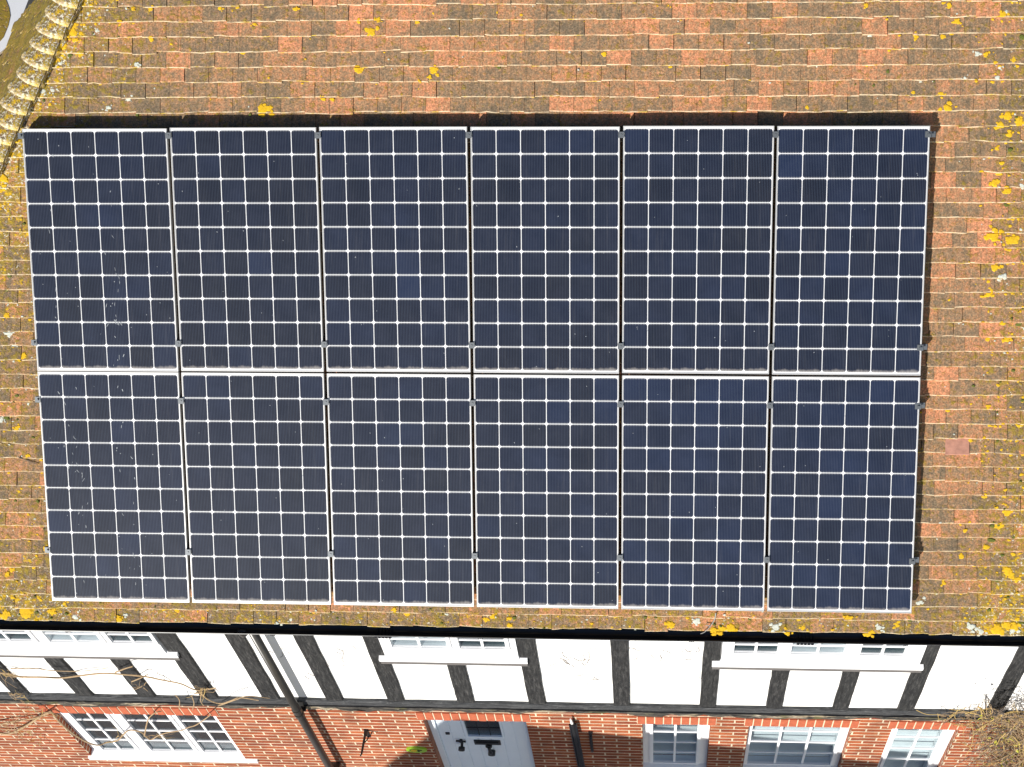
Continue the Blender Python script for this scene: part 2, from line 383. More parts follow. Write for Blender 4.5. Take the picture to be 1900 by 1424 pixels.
def damp_main(u, v):
    hd = u - hipx(v)
    d = 1.0 * math.exp(-max(hd - 0.12, 0) / 0.38)
    d += 0.45 * math.exp(-max(v + 0.14, 0) / 0.13) + 0.25 * math.exp(-max(v - 0.05, 0) / 0.5)
    d += 0.74 / (1 + math.exp(-(u - 6.56) / 0.08)) + (0.42 if u < 0.1 and v < 3.2 else 0)
    d += 0.22 * math.exp(-max(u - 0.6, 0) / 1.0) * (1 if v > 3.2 else 0)
    return min(1.2, d) + random.uniform(-0.12, 0.12)
def tint_main(u, v):
    return 0.10 * math.exp(-((u - 4.4) / 1.3) ** 2) + (0.08 if u > 6.0 and v < 2.7 else 0) - 0.05
tf = TileField()
tf.field(lambda u, v, h: RW(u, v, HB + h), range(0, 52), -2.9, 8.6,
         lambda u, v: (max(u, hipx(v) + 0.02), v), lambda a, b, v: b > hipx(v) + 0.03 and a < 8.45, damp_main, tint=tint_main)
roof = tf.finish('tiled_roof', [M_TILE], house)
M_PINK = simple('smooth_pink_tile', (0.38, 0.185, 0.130), 0.85, var=.5, scale=24, bump=.4)
for px_, py_ in ((1777, 827),):
    tu, tv = onR(px_, py_, HB + .03); kk = math.floor((tv - V_EAVE) / GAUGE); t1 = TileField()
    t1.tile(lambda u, v, h: RW(u, v, HB + h + .0085), tu - TW / 2, tu + TW / 2 - .003, V_EAVE + kk * GAUGE - .002, lambda u, v: (u, min(v, V_EAVE + kk * GAUGE + .112)), 0, .5)
    t1.finish('replacement_tile', [M_PINK], roof)
# underlay, back slope and verge so that the roof is a closed body
ub = MB()
def hw(v, n=HB - 0.012): return RW(hipx(v), v, n)
ub.add([hw(V_EAVE + .03), RW(8.4, V_EAVE + .03, HB - 0.012), RW(8.4, V_RIDGE, HB - 0.012), hw(V_RIDGE)], [(0, 1, 2, 3)])
rt = RW(0, V_RIDGE, HB); ez = RW(0, V_EAVE, HB).z; by = 2 * rt.y - RW(0, V_EAVE, HB).y
p5 = hw(V_RIDGE); hl = hw(V_EAVE); hl2 = Vector((hl.x, by, ez))
ub.add([p5, Vector((8.4, p5.y, p5.z)), Vector((8.4, by, ez)), hl2], [(0, 1, 2, 3)])
ub.add([hl, p5, hl2], [(0, 1, 2)])
ub.build('roof_underlay', M_UNDER, roof)
# hip end, seen at a glancing angle; it runs down to a lead valley
def F2(a, b, h): return HO - Y_ * (-a) + U2 * b + N2 * h      # a: along +Y, b: up the hip slope
def hip_a(b):                                                  # where the hip line stands at height b of the hip slope
    q = HIPDIR / HIPDIR.dot(U2) * b
    return q.dot(Y_)
VA, VB = onP(72, 0, HO, N2), onP(0, 84, HO, N2)
def valley_a(b):
    a0, b0 = (VA - HO).dot(Y_), (VA - HO).dot(U2); a1, b1 = (VB - HO).dot(Y_), (VB - HO).dot(U2)
    return a0 + (a1 - a0) * (b - b0) / (b1 - b0)
tf = TileField()
def clamp2(u, v):
    a0, a1 = sorted((hip_a(v) + 0.02, valley_a(v))); return (min(max(u, a0), a1), v)
tf.field(F2, range(-34, 14), -4.2, 6.2, clamp2, lambda a, b, v: hip_a(v) + 0.02 < b and a < valley_a(v), lambda u, v: 0.55 + random.uniform(-.2, .2))
tf.finish('hip_end_tiles', [M_TILE_MOSSY], roof)

# bonnet hip tiles
HN = (N + N2).normalized(); HS = HIPDIR.cross(HN).normalized()
if HS.dot(X) < 0: HS = -HS                                      # across the hip, towards the main slope
def make_bonnet(parent):
    m = MB(); na, nl = 11, 6; top = []
    E = []
    for j in range(nl + 1):
        t = j / nl; L = -0.005 + 0.21 * t
        for i in range(na):
            q = (i / (na - 1) - 0.5) * 2; a = q * math.radians(66)
            R_ = 0.155 * (1 - 0.34 * t)
            side = math.sin(a) * R_ * 1.02; hgt = (math.cos(a) - 1) * R_ * 0.92
            flare = 0.020 * abs(q) ** 3
            up = 0.074 - 0.046 * t + hgt + flare
            m.v.append(HIPDIR * (L - 0.055 * (1 - abs(q)) * 0.0 + 0.03 * abs(q) ** 2) + HS * side + HN * up); E.append(1.0 if j == 0 else 0.0)
    n0 = len(m.v)
    for j in range(nl + 1):
        for i in range(na): m.v.append(m.v[j * na + i] - HN * 0.014); E.append(0.8 if j == 0 else 0)
    for j in range(nl):
        for i in range(na - 1):
            a = j * na + i; m.f.append([a, a + 1, a + na + 1, a + na]); m.f.append([n0 + a, n0 + a + na, n0 + a + na + 1, n0 + a + 1])
    for i in range(na - 1): m.f.append([i, n0 + i, n0 + i + 1, i + 1])
    for j in range(nl):
        for i in (0, na - 1):
            a = j * na + i; m.f.append([a, a + na, n0 + a + na, n0 + a])
    m.mi = [0] * len(m.f); m.pa = {'edge': E, 'damp': [0.95] * len(E)}; m.fa = {'tile_id': [0.25] * len(m.f)}
    o = m.build('bonnet_tile', [M_BONNET], parent, local=True, smooth=True)
    return o
bon = None
for k in range(0, 50):
    v = V_EAVE + 0.02 + k * GAUGE
    if bon is None: bon = make_bonnet(roof); o = bon
    elif k < 26: continue                                       # lower hip lies outside the picture
    else: o = bon.copy(); sc.collection.objects.link(o); o.parent = roof
    o.location = RW(hipx(v), v, HB) - house.location + HN * random.uniform(-.004, .004)
    o.rotation_euler = (random.gauss(0, .035), random.gauss(0, .035), random.gauss(0, .05))
m = MB(); pts = []
for i in range(90):
    v = 2.6 + 2.4 * i / 89; pts.append(RW(hipx(v) + .112 + random.gauss(0, .006), v, HB + .020 + random.gauss(0, .004)))
m.tube(pts, .026, 7)
m.pa = {'edge': [0.0] * len(m.v), 'damp': [1.1] * len(m.v)}; m.fa = {'tile_id': [.3] * len(m.f)}
m.build('hip_bedding', [M_BONNET], roof, smooth=True)
# ridge tiles
rm = MB()
x = hipx(V_RIDGE)
while x < 8.4:
    pts = []
    ring = [(math.sin(a) * 0.12, math.cos(a) * 0.12) for a in [math.radians(-75 + 15 * i) for i in range(11)]]
    V = [(x + dx, rt.y + 0.0 + s_, rt.z - 0.03 + c_) for dx in (0, 0.44) for s_, c_ in ring]
    rm.add(V, [(i, i + 1, i + 12, i + 11) for i in range(10)]); x += 0.45
rm.pa = {'edge': [0.0] * len(rm.v), 'damp': [.6] * len(rm.v)}; rm.fa = {'tile_id': [.5] * len(rm.f)}
rm.build('ridge_tiles', [M_TILE], roof)

# lichen and moss cushions growing on the tiles
def surf(u, v, lift=0.0): return RW(u, v, HB + tile_surface(v) + lift)
def blob(m, u, v, r, asp=1.0, thick=0.004):
    if u < hipx(v) + 0.1: return
    k = 22; ph = [random.uniform(0, 6.28) for _ in range(3)]
    c = surf(u, v, 0.003 + thick); row0 = math.floor((v - V_EAVE) / GAUGE)
    ring = []; mid = []
    for i in range(k):
        a = 2 * PI * i / k
        rr = r * (1 + 0.13 * math.sin(2 * a + ph[0]) + 0.10 * math.sin(3 * a + ph[1]) + 0.08 * math.sin(7 * a + ph[2]) + random.uniform(-.10, .10))
        du, dv = math.cos(a) * rr * asp, math.sin(a) * rr
        vv = min(max(v + dv, V_EAVE + row0 * GAUGE + 0.001), V_EAVE + (row0 + 1) * GAUGE - 0.001)
        ring.append(surf(u + du, vv, 0.0008)); mid.append(surf(u + du * .72, v + (vv - v) * .72, 0.003 + thick * .8))
    b = m.add([c] + mid + ring, [])
    for i in range(k):
        j = (i + 1) % k
        m.f.append([b, b + 1 + i, b + 1 + j]); m.mi.append(0)
        m.f.append([b + 1 + i, b + 1 + k + i, b + 1 + k + j, b + 1 + j]); m.mi.append(0)
yl = MB(); wl_m = MB(); ms = MB()
PX_Y = [(487, 204, 12), (688, 59, 10), (663, 128, 8), (806, 130, 8), (798, 143, 5), (779, 152, 4), (665, 40, 5), (701, 37, 6), (774, 40, 5), (548, 17, 5), (472, 45, 4),
        (246, 15, 5), (279, 16, 5), (408, 15, 5), (223, 41, 6), (280, 73, 6), (600, 184, 5), (616, 184, 5), (1758, 202, 9), (1746, 175, 6), (1860, 28, 7), (1776, 40, 6),
        (1880, 113, 6), (1842, 438, 13), (1880, 446, 11), (1835, 545, 8), (1861, 600, 6), (1868, 630, 7), (1845, 498, 7), (1870, 215, 9), (1890, 225, 9), (1855, 232, 8),
        (1873, 250, 6), (1850, 275, 5), (1845, 340, 8), (1870, 355, 7), (1812, 150, 4), (1830, 100, 5), (1750, 68, 5), (1700, 68, 5), (1608, 10, 5), (1762, 10, 6),
        (10, 1140, 11), (50, 1138, 12), (97, 1135, 8), (222, 1150, 7), (120, 1120, 5), (732, 1130, 5), (756, 1139, 4), (901, 1150, 6), (913, 1143, 7), (945, 1148, 5), (946, 1160, 6),
        (1245, 1159, 9), (1326, 1170, 9), (1340, 1166, 8), (1356, 1165, 9), (1460, 1174, 7), (1610, 1176, 9), (1665, 1161, 6), (1490, 1165, 6), (1573, 1146, 6), (1850, 1168, 12),
        (1868, 1160, 10), (1884, 1164, 9), (1830, 1015, 7), (1784, 1033, 6), (1828, 922, 5), (1752, 1083, 5), (1870, 1060, 10), (1888, 1075, 8), (1855, 975, 9), (1870, 950, 9),
        (112, 68, 9), (130, 45, 12), (118, 85, 9), (135, 60, 10), (100, 110, 9), (150, 100, 6), (122, 20, 8), (62, 150, 8), (55, 190, 7), (32, 215, 7), (28, 260, 8), (20, 285, 7),
        (5, 330, 9), (4, 350, 8), (12, 585, 6), (45, 660, 7), (36, 665, 6), (32, 795, 6), (52, 845, 5), (85, 1018, 7), (22, 1058, 6), (15, 1065, 6), (1645, 1065, 4)]
PX_W = [(180, 58, 5), (112, 118, 5), (202, 200, 6), (253, 120, 6), (238, 184, 6), (80, 170, 7), (98, 168, 6), (115, 80, 9), (40, 105, 8), (75, 130, 9), (62, 265, 8), (1293, 1153, 9),
        (1440, 1163, 9), (1630, 1165, 8), (1802, 1163, 9), (1820, 1172, 8), (1879, 1170, 9), (1704, 1119, 7), (1715, 1110, 4), (140, 1145, 8), (234, 1141, 5), (513, 1156, 6), (540, 1150, 5),
        (1814, 100, 6), (1866, 22, 4), (1850, 145, 6), (1790, 145, 4), (1895, 345, 7), (1860, 515, 9), (18, 620, 10), (28, 640, 8), (2, 780, 7), (5, 260, 8), (12, 300, 7), (1855, 125, 5)]
for x, y, r in PX_Y:
    u, v = onR(x, y, HB + .02); R_ = r / 268.0
    blob(yl, u, v, R_ * .8, random.uniform(.9, 1.2))
    for _ in range(3 + int(r / 2)): blob(yl, u + random.gauss(0, R_ * .62), v + random.gauss(0, R_ * .5), R_ * random.uniform(.18, .5), random.uniform(.9, 1.4), .003)
for x, y, r in PX_W:
    u, v = onR(x, y, HB + .02); blob(wl_m, u, v, r / 268.0 * 0.62, random.uniform(.9, 1.3), 0.002)
    for _ in range(3 + int(r / 2)): blob(wl_m, u + random.gauss(0, r / 380), v + random.gauss(0, r / 480), r / 268.0 * random.uniform(.15, .4), random.uniform(.9, 1.4), .0015)
def scatter(m, n, r0_, r1_, wfun, thick, alt=None):
    c = 0; tries = 0
    while c < n and tries < 60000:
        tries += 1
        u, v = random.uniform(-0.7, 7.2), random.uniform(V_EAVE, 4.5)
        if -0.02 < u < 6.08 and -0.02 < v < 3.42: continue
        if random.random() > wfun(u, v): continue
        if random.random() < 0.45: v = V_EAVE + GAUGE * round((v - V_EAVE) / GAUGE) - random.uniform(0.003, 0.015)   # under the course line
        if v < V_EAVE: continue
        blob(m, u, v, random.uniform(r0_, r1_) * (1 if random.random() < .85 else 1.5), random.uniform(.9, 1.6), thick); c += 1
wy = lambda u, v: 0.05 + 1.0 * math.exp(-max(u - hipx(v) - .15, 0) / .13) + (0.75 * max(0, min(1, (u - 6.35) / .3))) + 0.16 * math.exp(-max(v + .1, 0) / .1) + (0.16 if u < 0 else 0)
ww = lambda u, v: 0.035 + 0.8 * math.exp(-max(u - hipx(v) - .1, 0) / .16) + (0.25 * max(0, min(1, (u - 6.4) / .3))) + 0.75 * math.exp(-max(v + .14, 0) / .05) + (0.14 if u < 0 else 0)
wm = lambda u, v: 0.01 + 0.5 * math.exp(-max(v + .14, 0) / .07) + 0.35 * math.exp(-max(u - hipx(v) - .1, 0) / .2) + (0.18 if u > 6.6 or u < 0 else 0)
scatter(yl, 1500, 0.0022, 0.0105, wy, 0.002); scatter(wl_m, 760, 0.0018, 0.0070, ww, 0.0012); scatter(ms, 260, 0.005, 0.013, wm, 0.006)
yl.build('yellow_lichen', M_YLICHEN, roof, kind='stuff'); wl_m.build('grey_lichen', M_WLICHEN, roof, kind='stuff'); ms.build('cushion_moss', M_MOSS, roof, kind='stuff')

# ------------------------------------------------------------------ walls
YB, YPL, YPOST, YBEAM = 0.145, 0.132, 0.110, 0.100
def wall(x0, x1, z0, z1, Y, holes, depth, name, mats, parent, ret=True):
    m = MB(); xs = sorted({x0, x1, *[h[0] for h in holes], *[h[1] for h in holes]}); zs = sorted({z0, z1, *[h[2] for h in holes], *[h[3] for h in holes]})
    for a, b in zip(xs, xs[1:]):
        for c, d in zip(zs, zs[1:]):
            cx, cz = (a + b) / 2, (c + d) / 2
            if any(h[0] < cx < h[1] and h[2] < cz < h[3] for h in holes): continue
            m.add([(a, Y, c), (b, Y, c), (b, Y, d), (a, Y, d)], [(0, 1, 2, 3)])
    for a, b, c, d in holes:
        D = Y + depth
        m.add([(a, Y, c), (a, Y, d), (a, D, d), (a, D, c)], [(0, 1, 2, 3)]); m.add([(b, Y, d), (b, Y, c), (b, D, c), (b, D, d)], [(0, 1, 2, 3)])
        m.add([(a, Y, d), (b, Y, d), (b, D, d), (a, D, d)], [(0, 1, 2, 3)]); m.add([(b, Y, c), (a, Y, c), (a, D, c), (b, D, c)], [(0, 1, 2, 3)])
    return m.build(name, mats, parent)
ZLG = onY(1130, 1329.5, 0.095).z; ZB = ZLG + 0.03; ZLT = onY(1130, 1329.5, YB).z                                      # top of the brickwork
ZP = onY(1140, 1305, YPL).z                                     # foot of the white render
YF = YB + 0.060                                                 # lower window frames stand back in the brick
def rect(tl, tr, bl, Y):                                        # outer rectangle from three corners seen on plane Y
    a = onY(*bl, Y); b = onY(*tl, Y); c = onY(*tr, Y); return [(a.x + b.x) / 2, c.x, a.z, (b.z + c.z) / 2]
# lower openings: x0, x1, z0, z1 on the brick face
def col(x, y, Y): return onY(x, y, Y).x
ZT = onY(1130, 1340.5, YB).z                                                  # underside of the brick-on-edge heads
W1 = (col(104, 1320, YF), col(407, 1324, YF), onY(300, 1409.5, YB - .02).z - .012, ZT)
W2 = (col(1192, 1341, YF), col(1318, 1341, YF), onY(1250, 1415.6, YB + .046).z - .10, ZT)
W3 = (col(1388, 1345, YF), col(1578, 1347, YF), onY(1463, 1418.3, YB + .046).z - .10, ZT)
W4 = (col(1650, 1351, YF), col(1774, 1352, YF), onY(1690, 1450, YB + .046).z - .10, ZT)
DO = (col(784, 1334, YB), col(975, 1335, YB), GZ + 0.1, ZT)
wall(-3.0, 8.3, GZ, ZB, YB, [W1, W2, W3, W4, DO], 0.16, 'brick_wall', [M_BRICK], house)
# brick-on-edge heads over the openings
for h in (W1, W2, W3, W4, DO):
    m = MB(); a, b = h[0] - 0.045, h[1] + 0.045; n = max(3, round((b - a) / 0.0765)); st = (b - a) / n
    m.box(a, b, YB - 0.0062, YB + 0.05, ZT + 0.0005, ZLT + 0.012, 1)
    for i in range(n):
        j = random.uniform(0, .0035)
        m.box(a + i * st + 0.0058, a + (i + 1) * st - 0.0058, YB - 0.0085 - j, YB + 0.04, ZT - 0.001, ZLT + 0.02, 0)
    m.build('brick_lintel', [M_SOLDIER, M_MORTAR], house)

# upper windows (white plastic casements under the eaves)
ZGU = onY(300, 1195, YPL).z; 
def upper(l, r, y): return (col(l, y, YPOST - .01), col(r, y, YPOST - .01))
YSF = 0.080                                                      # front edge of the upper sills
ZS1, ZS2, ZS3 = onY(331, 1217.5, YSF).z, onY(979, 1228.5, YSF).z, onY(1711, 1240.5, YSF).z; ZS = min(ZS1, ZS2, ZS3)
U1 = (-2.2, col(318, 1216, YPL), ZS1 - .02, -0.30); U2w = (col(720, 1222, YPL), col(965, 1222, YPL), ZS2 - .02, -0.30); U3 = (col(1336, 1232, YPL), col(1700, 1240, YPL), ZS3 - .02, -0.30)
wall(-3.0, 8.3, ZP - 0.02, -0.28, YPL, [U1, U2w, U3], 0.12, 'white_render_wall', [M_PLASTER], house)
rw = MB(); rw.box(-3.0, 8.3, YB + .35, YB + .40, ZP, -.3); rw.box(-3.0, 8.3, YB + 1.0, YB + 1.05, GZ, ZB)
rw.box(-3, 8.3, YB + .16, YB + 1.0, ZB - .06, ZB - .01); rw.box(-2.9, -2.85, YB + .05, 6, GZ, -.4); rw.box(8.2, 8.25, YB + .05, 6, GZ, -.4)
rw.build('dim_interior', M_ROOM, house)

def window(outer, yf, panes, label, sill=None, blind=None, glass=M_GLASS, fw_b=0.05):
    """outer rectangle; panes = [(x0, x1, z0, z1, columns, rows)] glass openings in the frame"""
    x0, x1, z0, z1 = outer; m = MB()
    zs0 = min(p[2] for p in panes); zs1 = max(p[3] for p in panes); e = 0.002
    m.box(x0 + e, x1 - e, yf, yf + 0.06, z0 + e, zs0); m.box(x0 + e, x1 - e, yf, yf + 0.06, zs1, z1 - e)
    xe = x0 + e
    for p in panes:
        m.box(xe, p[0], yf, yf + 0.06, zs0, zs1); xe = p[1]
    m.box(xe, x1 - e, yf, yf + 0.06, zs0, zs1)
    for p in panes:                                              # raised sash round each light
        s_ = 0.032; y0, y1 = yf - 0.014, yf - 0.0005
        m.box(p[0] - s_, p[0] - .003, y0, y1, p[2] - s_, p[3] + s_); m.box(p[1] + .003, p[1] + s_, y0, y1, p[2] - s_, p[3] + s_)
        m.box(p[0] - .003, p[1] + .003, y0, y1, p[2] - s_, p[2] - .003); m.box(p[0] - .003, p[1] + .003, y0, y1, p[3] + .003, p[3] + s_)
    fr = m.build('casement_window', M_UPVC, house); fr['label'] = label
    for i, p in enumerate(panes):
        g_ = MB(); g_.box(p[0] + .001, p[1] - .001, yf + .008, yf + .012, p[2] + .001, p[3] - .001); g_.build('pane', M_DARKGLASS if (blind and (blind[i] is None or blind[i][1] > 0)) else glass, fr)
        b = MB(); nc, nr = p[4], p[5]; r_ = 0.010
        for c in range(1, nc):
            x = p[0] + (p[1] - p[0]) * c / nc; b.box(x - r_, x + r_, yf - .006, yf + .0075, p[2] + .001, p[3] - .001)
        for q in range(1, nr):
            z = p[2] + (p[3] - p[2]) * q / nr; b.box(p[0] + .001, p[1] - .001, yf - .004, yf + .0070, z - r_, z + r_)
        if b.v: b.build('glazing_bar', M_UPVC, fr)
        kind = blind[i] if blind else None
        if kind:
            bl = MB(); z = p[3] - 0.01; ang = math.radians(kind[0])
            while z > p[2] + kind[1] * (p[3] - p[2]):
                dy, dz = 0.012 * math.cos(ang), 0.012 * math.sin(ang)
                bl.add([(p[0] - .02, yf + .075 - dy, z - dz), (p[1] + .02, yf + .075 - dy, z - dz), (p[1] + .02, yf + .075 + dy, z + dz), (p[0] - .02, yf + .075 + dy, z + dz)], [(0, 1, 2, 3)]); z -= 0.021
            if bl.v: bl.build('blind', M_BLIND, fr)
    if sill:
        a, b_, yfront, zt, th, ap = sill
        s_ = MB(); yk = yf + .03; zk = zt + (yk - yfront) * .36
        s_.add([(a, yfront, zt - th), (b_, yfront, zt - th), (b_, yk, zt - th), (a, yk, zt - th), (a, yfront, zt), (b_, yfront, zt), (b_, yk, zk), (a, yk, zk)], [(0, 3, 2, 1), (4, 5, 6, 7), (0, 1, 5, 4), (1, 2, 6, 5), (2, 3, 7, 6), (3, 0, 4, 7)]); so_ = s_.build('sill', M_UPVC, fr)
        if ap:
            s2 = MB(); s2.box(a + .004, b_ - .004, yfront + 0.006, YPL - .001, zt - th - ap, zt - th - .0005); s2.build('sill_edge', M_SILLEDGE, fr)  # plain grey strip below the white sill
    return fr
def pn(xa, xb, yb, Y, zt, nc, nr, zb=None):
    a, b = onY(xa, yb, Y), onY(xb, yb, Y); return (a.x, b.x, zb if zb is not None else (a.z + b.z) / 2, zt, nc, nr)
YU = YPL - 0.036; GU = YU - .014
ztU = -0.40
SB = (58, 0.0); SC = (38, 0.0)
zU = onY(830, 1203.5, GU).z
p1 = [pn(-150, -60, 1186, GU, ztU, 2, 4, zU), pn(-30, 60.6, 1189, GU, ztU, 2, 4, zU), pn(93.5, 187, 1191, GU, ztU, 2, 4, zU), pn(209.7, 285.5, 1194, GU, ztU, 2, 4, zU)]
window(U1, YU, p1, 'upper window at the left end with several lights', (-2.3, col(331, 1221, YSF), YSF, ZS1 - .004, .040, .062), [None, None, (62, 0), None])
p2 = [pn(729, 830, 1203, GU, ztU, 2, 4, zU), pn(854.5, 938, 1205, GU, ztU, 2, 4, zU)]
window(U2w, YU, p2, 'two-light upper window above the front door', (col(705, 1230, YSF), col(979.7, 1236, YSF), YSF, ZS2 - .004, .040, .062), [(62, 0), (8, 0.3)])
p3 = [pn(1362, 1441.6, 1213, GU, ztU, 2, 4, zU), pn(1467.6, 1566, 1214, GU, ztU, 2, 4, zU), pn(1596, 1677, 1216, GU, ztU, 2, 4, zU)]
window(U3, YU, p3, 'three-light upper window right of the middle', (col(1320.7, 1240, YSF), col(1711.7, 1246, YSF), YSF, ZS3 - .004, .040, .062), [None, (62, 0), (8, 0.3)])
# lower windows
GL = YF - .014
zt1 = ZT - 0.03
def lo(xa_t, xa_b, xb_t, xb_b, yt, yb, nc, nr, zb=None, ytop=None):
    zt1 = onY(xa_t, ytop, GL).z
    a = (onY(xa_t, yt, GL).x + onY(xa_b, yb, GL).x) / 2; b = (onY(xb_t, yt, GL).x + onY(xb_b, yb, GL).x) / 2
    return (a, b, zb if zb is not None else onY((xa_b + xb_b) / 2, yb, GL).z, zt1, nc, nr)
zb1 = onY(322, 1394.5, GL).z
w1 = [lo(123.8, 194.5, 187, 255, 1321, 1393.5, 2, 4, zb1, 1319), lo(220, 283, 303, 361, 1321.5, 1394.5, 2, 4, zb1, 1320), lo(324.7, 381.5, 391.6, 444.7, 1326, 1398.5, 2, 4, zb1, 1321)]
window(W1, YF, w1, 'ground-floor window of three lights with dark panes and a bare stem across it', (W1[0] - .03, W1[1] + .11, YB - .02, W1[2] + .012, .055, 0), [None, (10, .86), None], M_DARKGLASS)
zb2 = onY(1250, 1415.6, GL).z
w2 = [lo(1212, 1212, 1295.4, 1290, 1345, 1415.6, 2, 4, zb2, 1341)]
window(W2, YF, w2, 'small two-column ground-floor window beside the dark pole', (W2[0] - .03, W2[1] + .03, YB - .055, W2[2] + .012, .055, 0), [(22, 0)])
zb3 = onY(1463, 1418.3, GL).z
w3 = [lo(1398, 1385.5, 1560.6, 1541.5, 1346, 1418.5, 3, 4, zb3, 1337)]
window(W3, YF, w3, 'wide ground-floor window of three columns with a white slatted blind', (W3[0] - .03, W3[1] + .03, YB - .055, W3[2] + .012, .055, 0), [(35, 0)])
zb4 = onY(1690, 1450, GL).z
w4 = [lo(1665, 1640, 1752, 1720, 1353, 1424, 2, 5, zb4, 1348)]
window(W4, YF, w4, 'ground-floor window at the right with a bright blind beside the tangled climber', (W4[0] - .03, W4[1] + .03, YB - .055, W4[2] + .012, .055, 0), [(48, 0)])

# timbers of the upper storey
def post(xa, xb, y, z0, z1, yf=YPOST):
    a, b = onY(xa, y, yf).x, onY(xb, y, yf).x; m = MB(); n = 9; ln = random.uniform(-.008, .008)
    for i in range(n + 1):
        z = z0 + (z1 - z0) * i / n; q = ln * (i / n - .5)
        e0, e1 = random.gauss(0, .0018), random.gauss(0, .0018); c = 0.005
        m.v += [Vector(p) for p in ((a + e0 + q, YPL - .0005, z), (a + e0 + q, yf + c, z), (a + e0 + c + q, yf, z), (b + e1 - c + q, yf, z), (b + e1 + q, yf + c, z), (b + e1 + q, YPL - .0005, z))]
        if i:
            o_ = (i - 1) * 6
            for j in range(5): m.f.append([o_ + j, o_ + j + 1, o_ + j + 7, o_ + j + 6]); m.mi.append(0)
    m.build('timber_post', M_POST, house)
zbm = ZP + 0.004; zuw = ZS - .160
for xa, xb, y in ((367.6, 399, 1289), (485.5, 516, 1293), (601.7, 633, 1294), (719, 749.5, 1298), (979.6, 1011, 1302), (1139, 1169.5, 1304), (1298, 1328, 1309), (1667, 1699, 1313), (1833, 1864, 1315)):
    post(xa, xb, y, zbm, -0.34)
for xa, xb, y in ((16.4, 46.7, 1281.7), (136, 165.5, 1284), (252.7, 283, 1286.7), (848, 879.6, 1300.6), (1421, 1451.7, 1311.6), (1546, 1575.7, 1311.6)):
    post(xa, xb, y, zbm, zuw)
for x in (7.75,): 
    m = MB(); m.box(x, x + .15, YPOST, YPL - .0005, zbm, -.34); m.build('timber_post', M_POST, house)
m = MB(); n = 70
ztop, zbot = ZP + 0.002, ZP - 0.085
for i in range(n + 1):
    x = -3.0 + 11.3 * i / n; w1_, w2_ = random.gauss(0, .004), random.gauss(0, .005)
    m.v += [Vector(p) for p in ((x, YPL - .001, ztop + w1_), (x, YBEAM + .008, ztop - .004 + w1_), (x, YBEAM, ztop - .016 + w1_), (x, YBEAM + random.gauss(0, .002), zbot + w2_), (x, YB - .002, zbot + w2_))]
    if i:
        o_ = (i - 1) * 5
        for j in range(4): m.f.append([o_ + j, o_ + j + 5, o_ + j + 6, o_ + j + 1]); m.mi.append(0)
m.build('sill_beam', M_BEAM, house)
m = MB(); n = 160; zt_, zb_ = zbot - 0.012, ZLG
for i in range(n + 1):
    x = -3.0 + 11.3 * i / n; k = math.sin(x * 2.1) * .006 + math.sin(x * 5.3 + 1) * .006
    yy = 0.096 + k + random.gauss(0, .004)
    m.v += [Vector(p) for p in ((x, YB - .001, zt_), (x, yy + .010, zt_ - .006 + random.gauss(0, .005)), (x, yy, zt_ - .035 + random.gauss(0, .010)), (x, yy + random.uniform(-.008, .014), (zt_ + zb_) / 2 + random.gauss(0, .012)),
                                (x, yy + random.uniform(.0, .016), zb_ + .02 + random.gauss(0, .008)), (x, YB - .001, zb_ + random.gauss(0, .004)))]
    if i:
        o_ = (i - 1) * 6
        for j in range(5): m.f.append([o_ + j, o_ + j + 6, o_ + j + 7, o_ + j + 1]); m.mi.append(0)
m.build('rotting_ledge', M_LEDGE, house)
m = MB(); n = 150
for i in range(n + 1):                                           # black strip drawn in for the dark gap between beam and ledge
    x = -3.0 + 11.3 * i / n; t_ = max(.003, .011 + .006 * math.sin(x * 1.7) + random.gauss(0, .004)); y_ = 0.0905 + random.gauss(0, .001)
    m.v += [Vector(p) for p in ((x, YB - .003, zbot - .001), (x, y_, zbot - .001 + random.gauss(0, .001)), (x, y_, zbot - .001 - t_), (x, YB - .003, zbot - .001 - t_))]
    if i:
        o_ = (i - 1) * 4
        for j in range(3): m.f.append([o_ + j, o_ + j + 4, o_ + j + 5, o_ + j + 1]); m.mi.append(0)
m.build('dark_gap_strip', M_BLACK, house)
# dry climber scars on the render
m = MB()
for cx_, cy_, n_ in ((300, 1250, 5), (345, 1212, 3), (330, 1200, 2), (530, 1210, 3), (560, 1255, 2), (630, 1210, 4), (610, 1230, 5), (650, 1205, 3), (1040, 1215, 6), (1090, 1215, 6), (1088, 1250, 6), (1045, 1228, 4), (1185, 1205, 5), (1225, 1215, 4), (1280, 1210, 6), (1275, 1245, 3), (725, 1195, 3)):
    for _ in range(n_):
        p = onY(cx_ + random.gauss(0, 8), cy_ + random.gauss(0, 8), YPL - .003); pts = [p]; a = random.uniform(-2.4, -.7)
        for _ in range(random.randint(3, 7)):
            a += random.gauss(0, .5); p = p + Vector((math.cos(a) * .018, 0, math.sin(a) * .03)); pts.append(p)
        m.tube(spline(pts, 3), random.uniform(.0014, .0030), 4, 0)
m.build('dry_tendril', M_TENDRIL, house, kind='stuff')

